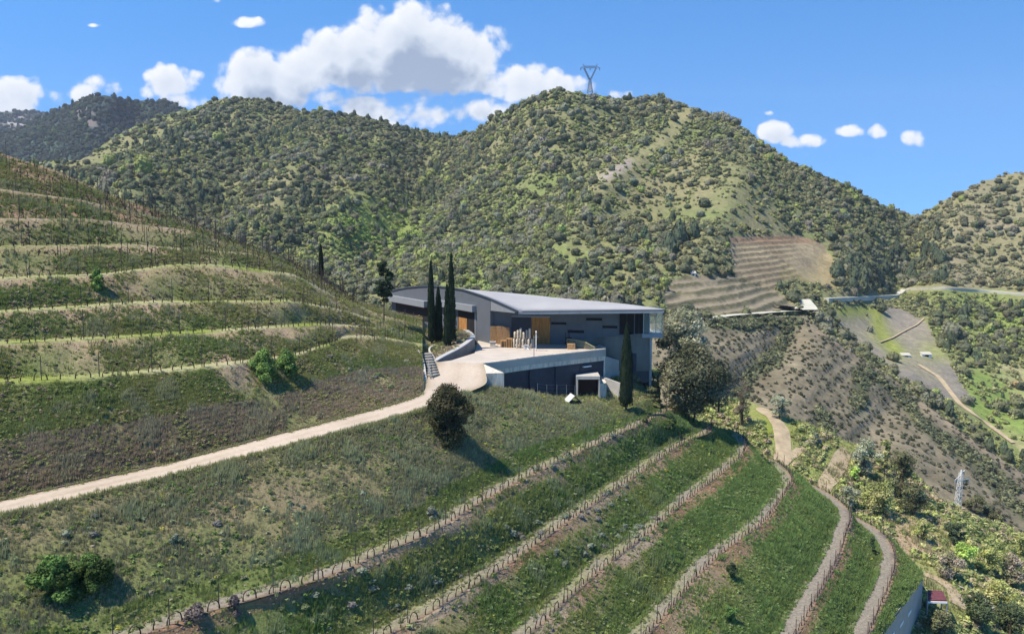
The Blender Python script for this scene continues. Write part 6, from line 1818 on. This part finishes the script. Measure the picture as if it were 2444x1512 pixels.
# ================================================================== VINES, STAKES, WIRES
def vine_shape(seed, dirx=1):
    r = random.Random(seed); h = r.uniform(.50, .68); b = r.uniform(.08, .22) * dirx
    pts = [(0, 0, -.1), (b * .15, r.uniform(-.03, .03), h * .4), (b * .5, r.uniform(-.04, .04), h * .75), (b * 1.3, 0, h), (b * 2.4 + .12 * dirx, 0, h + r.uniform(-.02, .08))]
    m = MB(); m.tube(pts, [.055, .045, .042, .032, .016], 5)
    return m


VM = [vine_shape(s, 1 if s % 3 else -1) for s in range(6)]
vme = []
for m in VM:
    me = bpy.data.meshes.new('grapevine'); me.from_pydata([tuple(v) for v in m.V], [], m.F); me.materials.append(M_VINE); me.update(); vme.append(me)
pm = MB(); pm.tube([(0, 0, -.3), (0, 0, .8), (.01, 0, 1.62)], [.036, .034, .032], 6)
pme = bpy.data.meshes.new('vine_stake'); pme.from_pydata([tuple(v) for v in pm.V], [], pm.F); pme.materials.append(M_STAKE); pme.update()
vines = []; stakes = []
RN = ['topmost', 'second', 'third', 'fourth', 'fifth', 'sixth']


def along(Lp, step, jit, y0=25):
    s = np.concatenate([[0], np.cumsum(np.linalg.norm(np.diff(Lp, axis=0), axis=1))])
    q = np.arange(0, s[-1], step); q = q + rng.uniform(-jit, jit, len(q))
    P = np.stack([np.interp(q, s, Lp[:, k]) for k in range(3)], 1)
    P2 = np.stack([np.interp(q + .3, s, Lp[:, k]) for k in range(3)], 1); d = P2 - P
    return P, np.arctan2(d[:, 1], d[:, 0])


for ri, Lp in enumerate([rowA, rowB, rowC, rowD, rowE, rowF]):
    vis_n = int(NS * .93)
    Lq = Lp[:vis_n]; Lq = side_offset(Lq, -.12)
    P, A = along(Lq, .82 if ri < 4 else 1.1, .12)
    ok = inframe(P, 30, 40)
    for p, a in zip(P[ok], A[ok]): vines.append((p, a, 'on the %s near slope row' % RN[ri]))
    P2, A2 = along(Lq, 3.4 if ri < 4 else 3.0, .15); ok = inframe(P2, 30, 60)
    for p, a in zip(P2[ok], A2[ok]): stakes.append((p, a, 'on the %s near slope row' % RN[ri], rng.uniform(.9, 1.1)))
    m = MB(); Pk = P[ok] if False else P2
    for a, b in zip(P2[:-1], P2[1:]):
        for h in (.62, 1.15): m.bar(a + [0, 0, h], b + [0, 0, h], .010)
    tag(m.build('trellis_wire', M_WIRE), 'pair of thin trellis wires along the %s near slope row' % RN[ri], 'wire')
HN = ['lowest', 'second lowest', 'third', 'fourth', 'fifth', 'sixth', 'highest']
for li in range(1, 8):
    Lp = LHL[li].copy(); Lp[:, 1] += .12; Lp[:, 2] += .02
    Lp = Lp[(XL > -60) & (XL < (820, 800, 840, 840, 850, 850, 850)[li - 1])]
    P, A = along(Lp, .95 + .02 * li, .18)
    for p, a in zip(P, A): vines.append((p, a, 'along the %s terrace of the left hill' % HN[li - 1]))
    P, A = along(Lp, 4.2, .4)
    for p, a in zip(P, A): stakes.append((p, a, 'along the %s terrace of the left hill' % HN[li - 1], rng.uniform(1.1, 1.6)))
# slope planted with single stakes above
for li in (4, 5, 6, 7):
    for fr_ in ((.33, .66) if li < 7 else (.15, .3, .45, .6, .75, .9)):
        Lp = LHL[li] * (1 - fr_) + LHL[min(li + 1, 8)] * fr_; Lp = Lp[(XL > -40) & (XL < 860)]
        P, A = along(Lp, 1.25, .3)
        for p, a in zip(P, A):
            h = drop(p[0], p[1], ['left']);
            if h: vines.append((np.array(h), a, 'on the open upper slope of the left hill'))
        P, A = along(Lp, 3.3, .8)
        for p, a in zip(P, A):
            h = drop(p[0], p[1], ['left'])
            if h: stakes.append((np.array(h), a, 'on the open upper slope of the left hill', rng.uniform(.9, 1.7)))
for k in range(26):
    x = rng.uniform(845, 1000); y = rng.uniform(765, 820); h = hit(x, y, ['left'])
    if h: stakes.append((np.array(h[0]), 0, 'in the scrub between the vineyard hill and the winery', rng.uniform(.8, 1.3)))


def settle(items, meshes, name, labelf, cat, groupf, limit, mat):
    vis = []
    for it in items:
        p = it[0]; v = visible(p, .5, .992)
        vis.append(v)
    idx = [i for i in range(len(items)) if vis[i] and inframe(np.array(items[i][0])[None], 0, 0)[0]]
    idx.sort(key=lambda i: items[i][0][1]); top = set(idx[:limit])
    VV = []; FF = []; off = 0; n = 0; made = []
    for i, it in enumerate(items):
        p, a, where = it[:3]; sc_ = it[3] if len(it) > 3 else 1.0; me = meshes[i % len(meshes)]
        if i in top:
            o = link(name, me); o.location = Vector(p); o.rotation_euler = (0, 0, a + rng.normal() * .15); o.scale = (1, 1, sc_)
            made.append((where, p[1] if 'near slope' in where else p[0], o)); n += 1
        elif vis[i] or True:
            V = np.array([v.co[:] for v in me.vertices]); c, s = math.cos(a), math.sin(a)
            W_ = np.stack([V[:, 0] * c - V[:, 1] * s, V[:, 0] * s + V[:, 1] * c, V[:, 2] * sc_], 1) + np.array(p)
            VV.append(W_); FF += [tuple(v + off for v in f.vertices) for f in me.polygons]; off += len(V)
    if VV:
        me = bpy.data.meshes.new(name + '_rows'); me.from_pydata(np.vstack(VV).tolist(), [], FF); me.materials.append(mat); me.update()
        tag(link(name + '_rows', me), 'distant ' + labelf('of the vineyard rows farther away'), cat, kind='stuff')
    g_ = {}
    for where, k, o in made: g_.setdefault(where, []).append((k, o))
    for where, L_ in g_.items():
        L_.sort(key=lambda v: v[0])
        for j, (k, o) in enumerate(L_): tag(o, labelf(where) + ', %s from %s' % (ordw(j + 1), 'its near end' if 'near slope' in where else 'left'), cat, groupf(where))
    print(name, 'individual', n, 'rest', len(items) - n)


settle(vines, vme, 'grapevine', lambda w: 'pruned grapevine ' + w, 'grapevine', lambda w: 'pruned grapevines ' + w, 298, M_VINE)
settle(stakes, [pme], 'vine_stake', lambda w: 'thin stake ' + w, 'stake', lambda w: 'vineyard stakes ' + w, 298, M_STAKE)

# ================================================================== AIR
m = MB(); m.box(-4200, 4200, -40, 4300, CZ - 131, CZ + 620)
m_, nt, b = principled('air'); nt.nodes.remove(b)
pv = nt.nodes.new('ShaderNodeVolumePrincipled'); pv.inputs['Color'].default_value = (.80, .88, 1, 1); pv.inputs['Density'].default_value = .00007
nt.links.new(pv.outputs[0], nt.nodes['Material Output'].inputs['Volume'])
hz = m.build('haze', m_); tag(hz, 'thin pale blue air filling the valley', 'haze', kind='stuff')
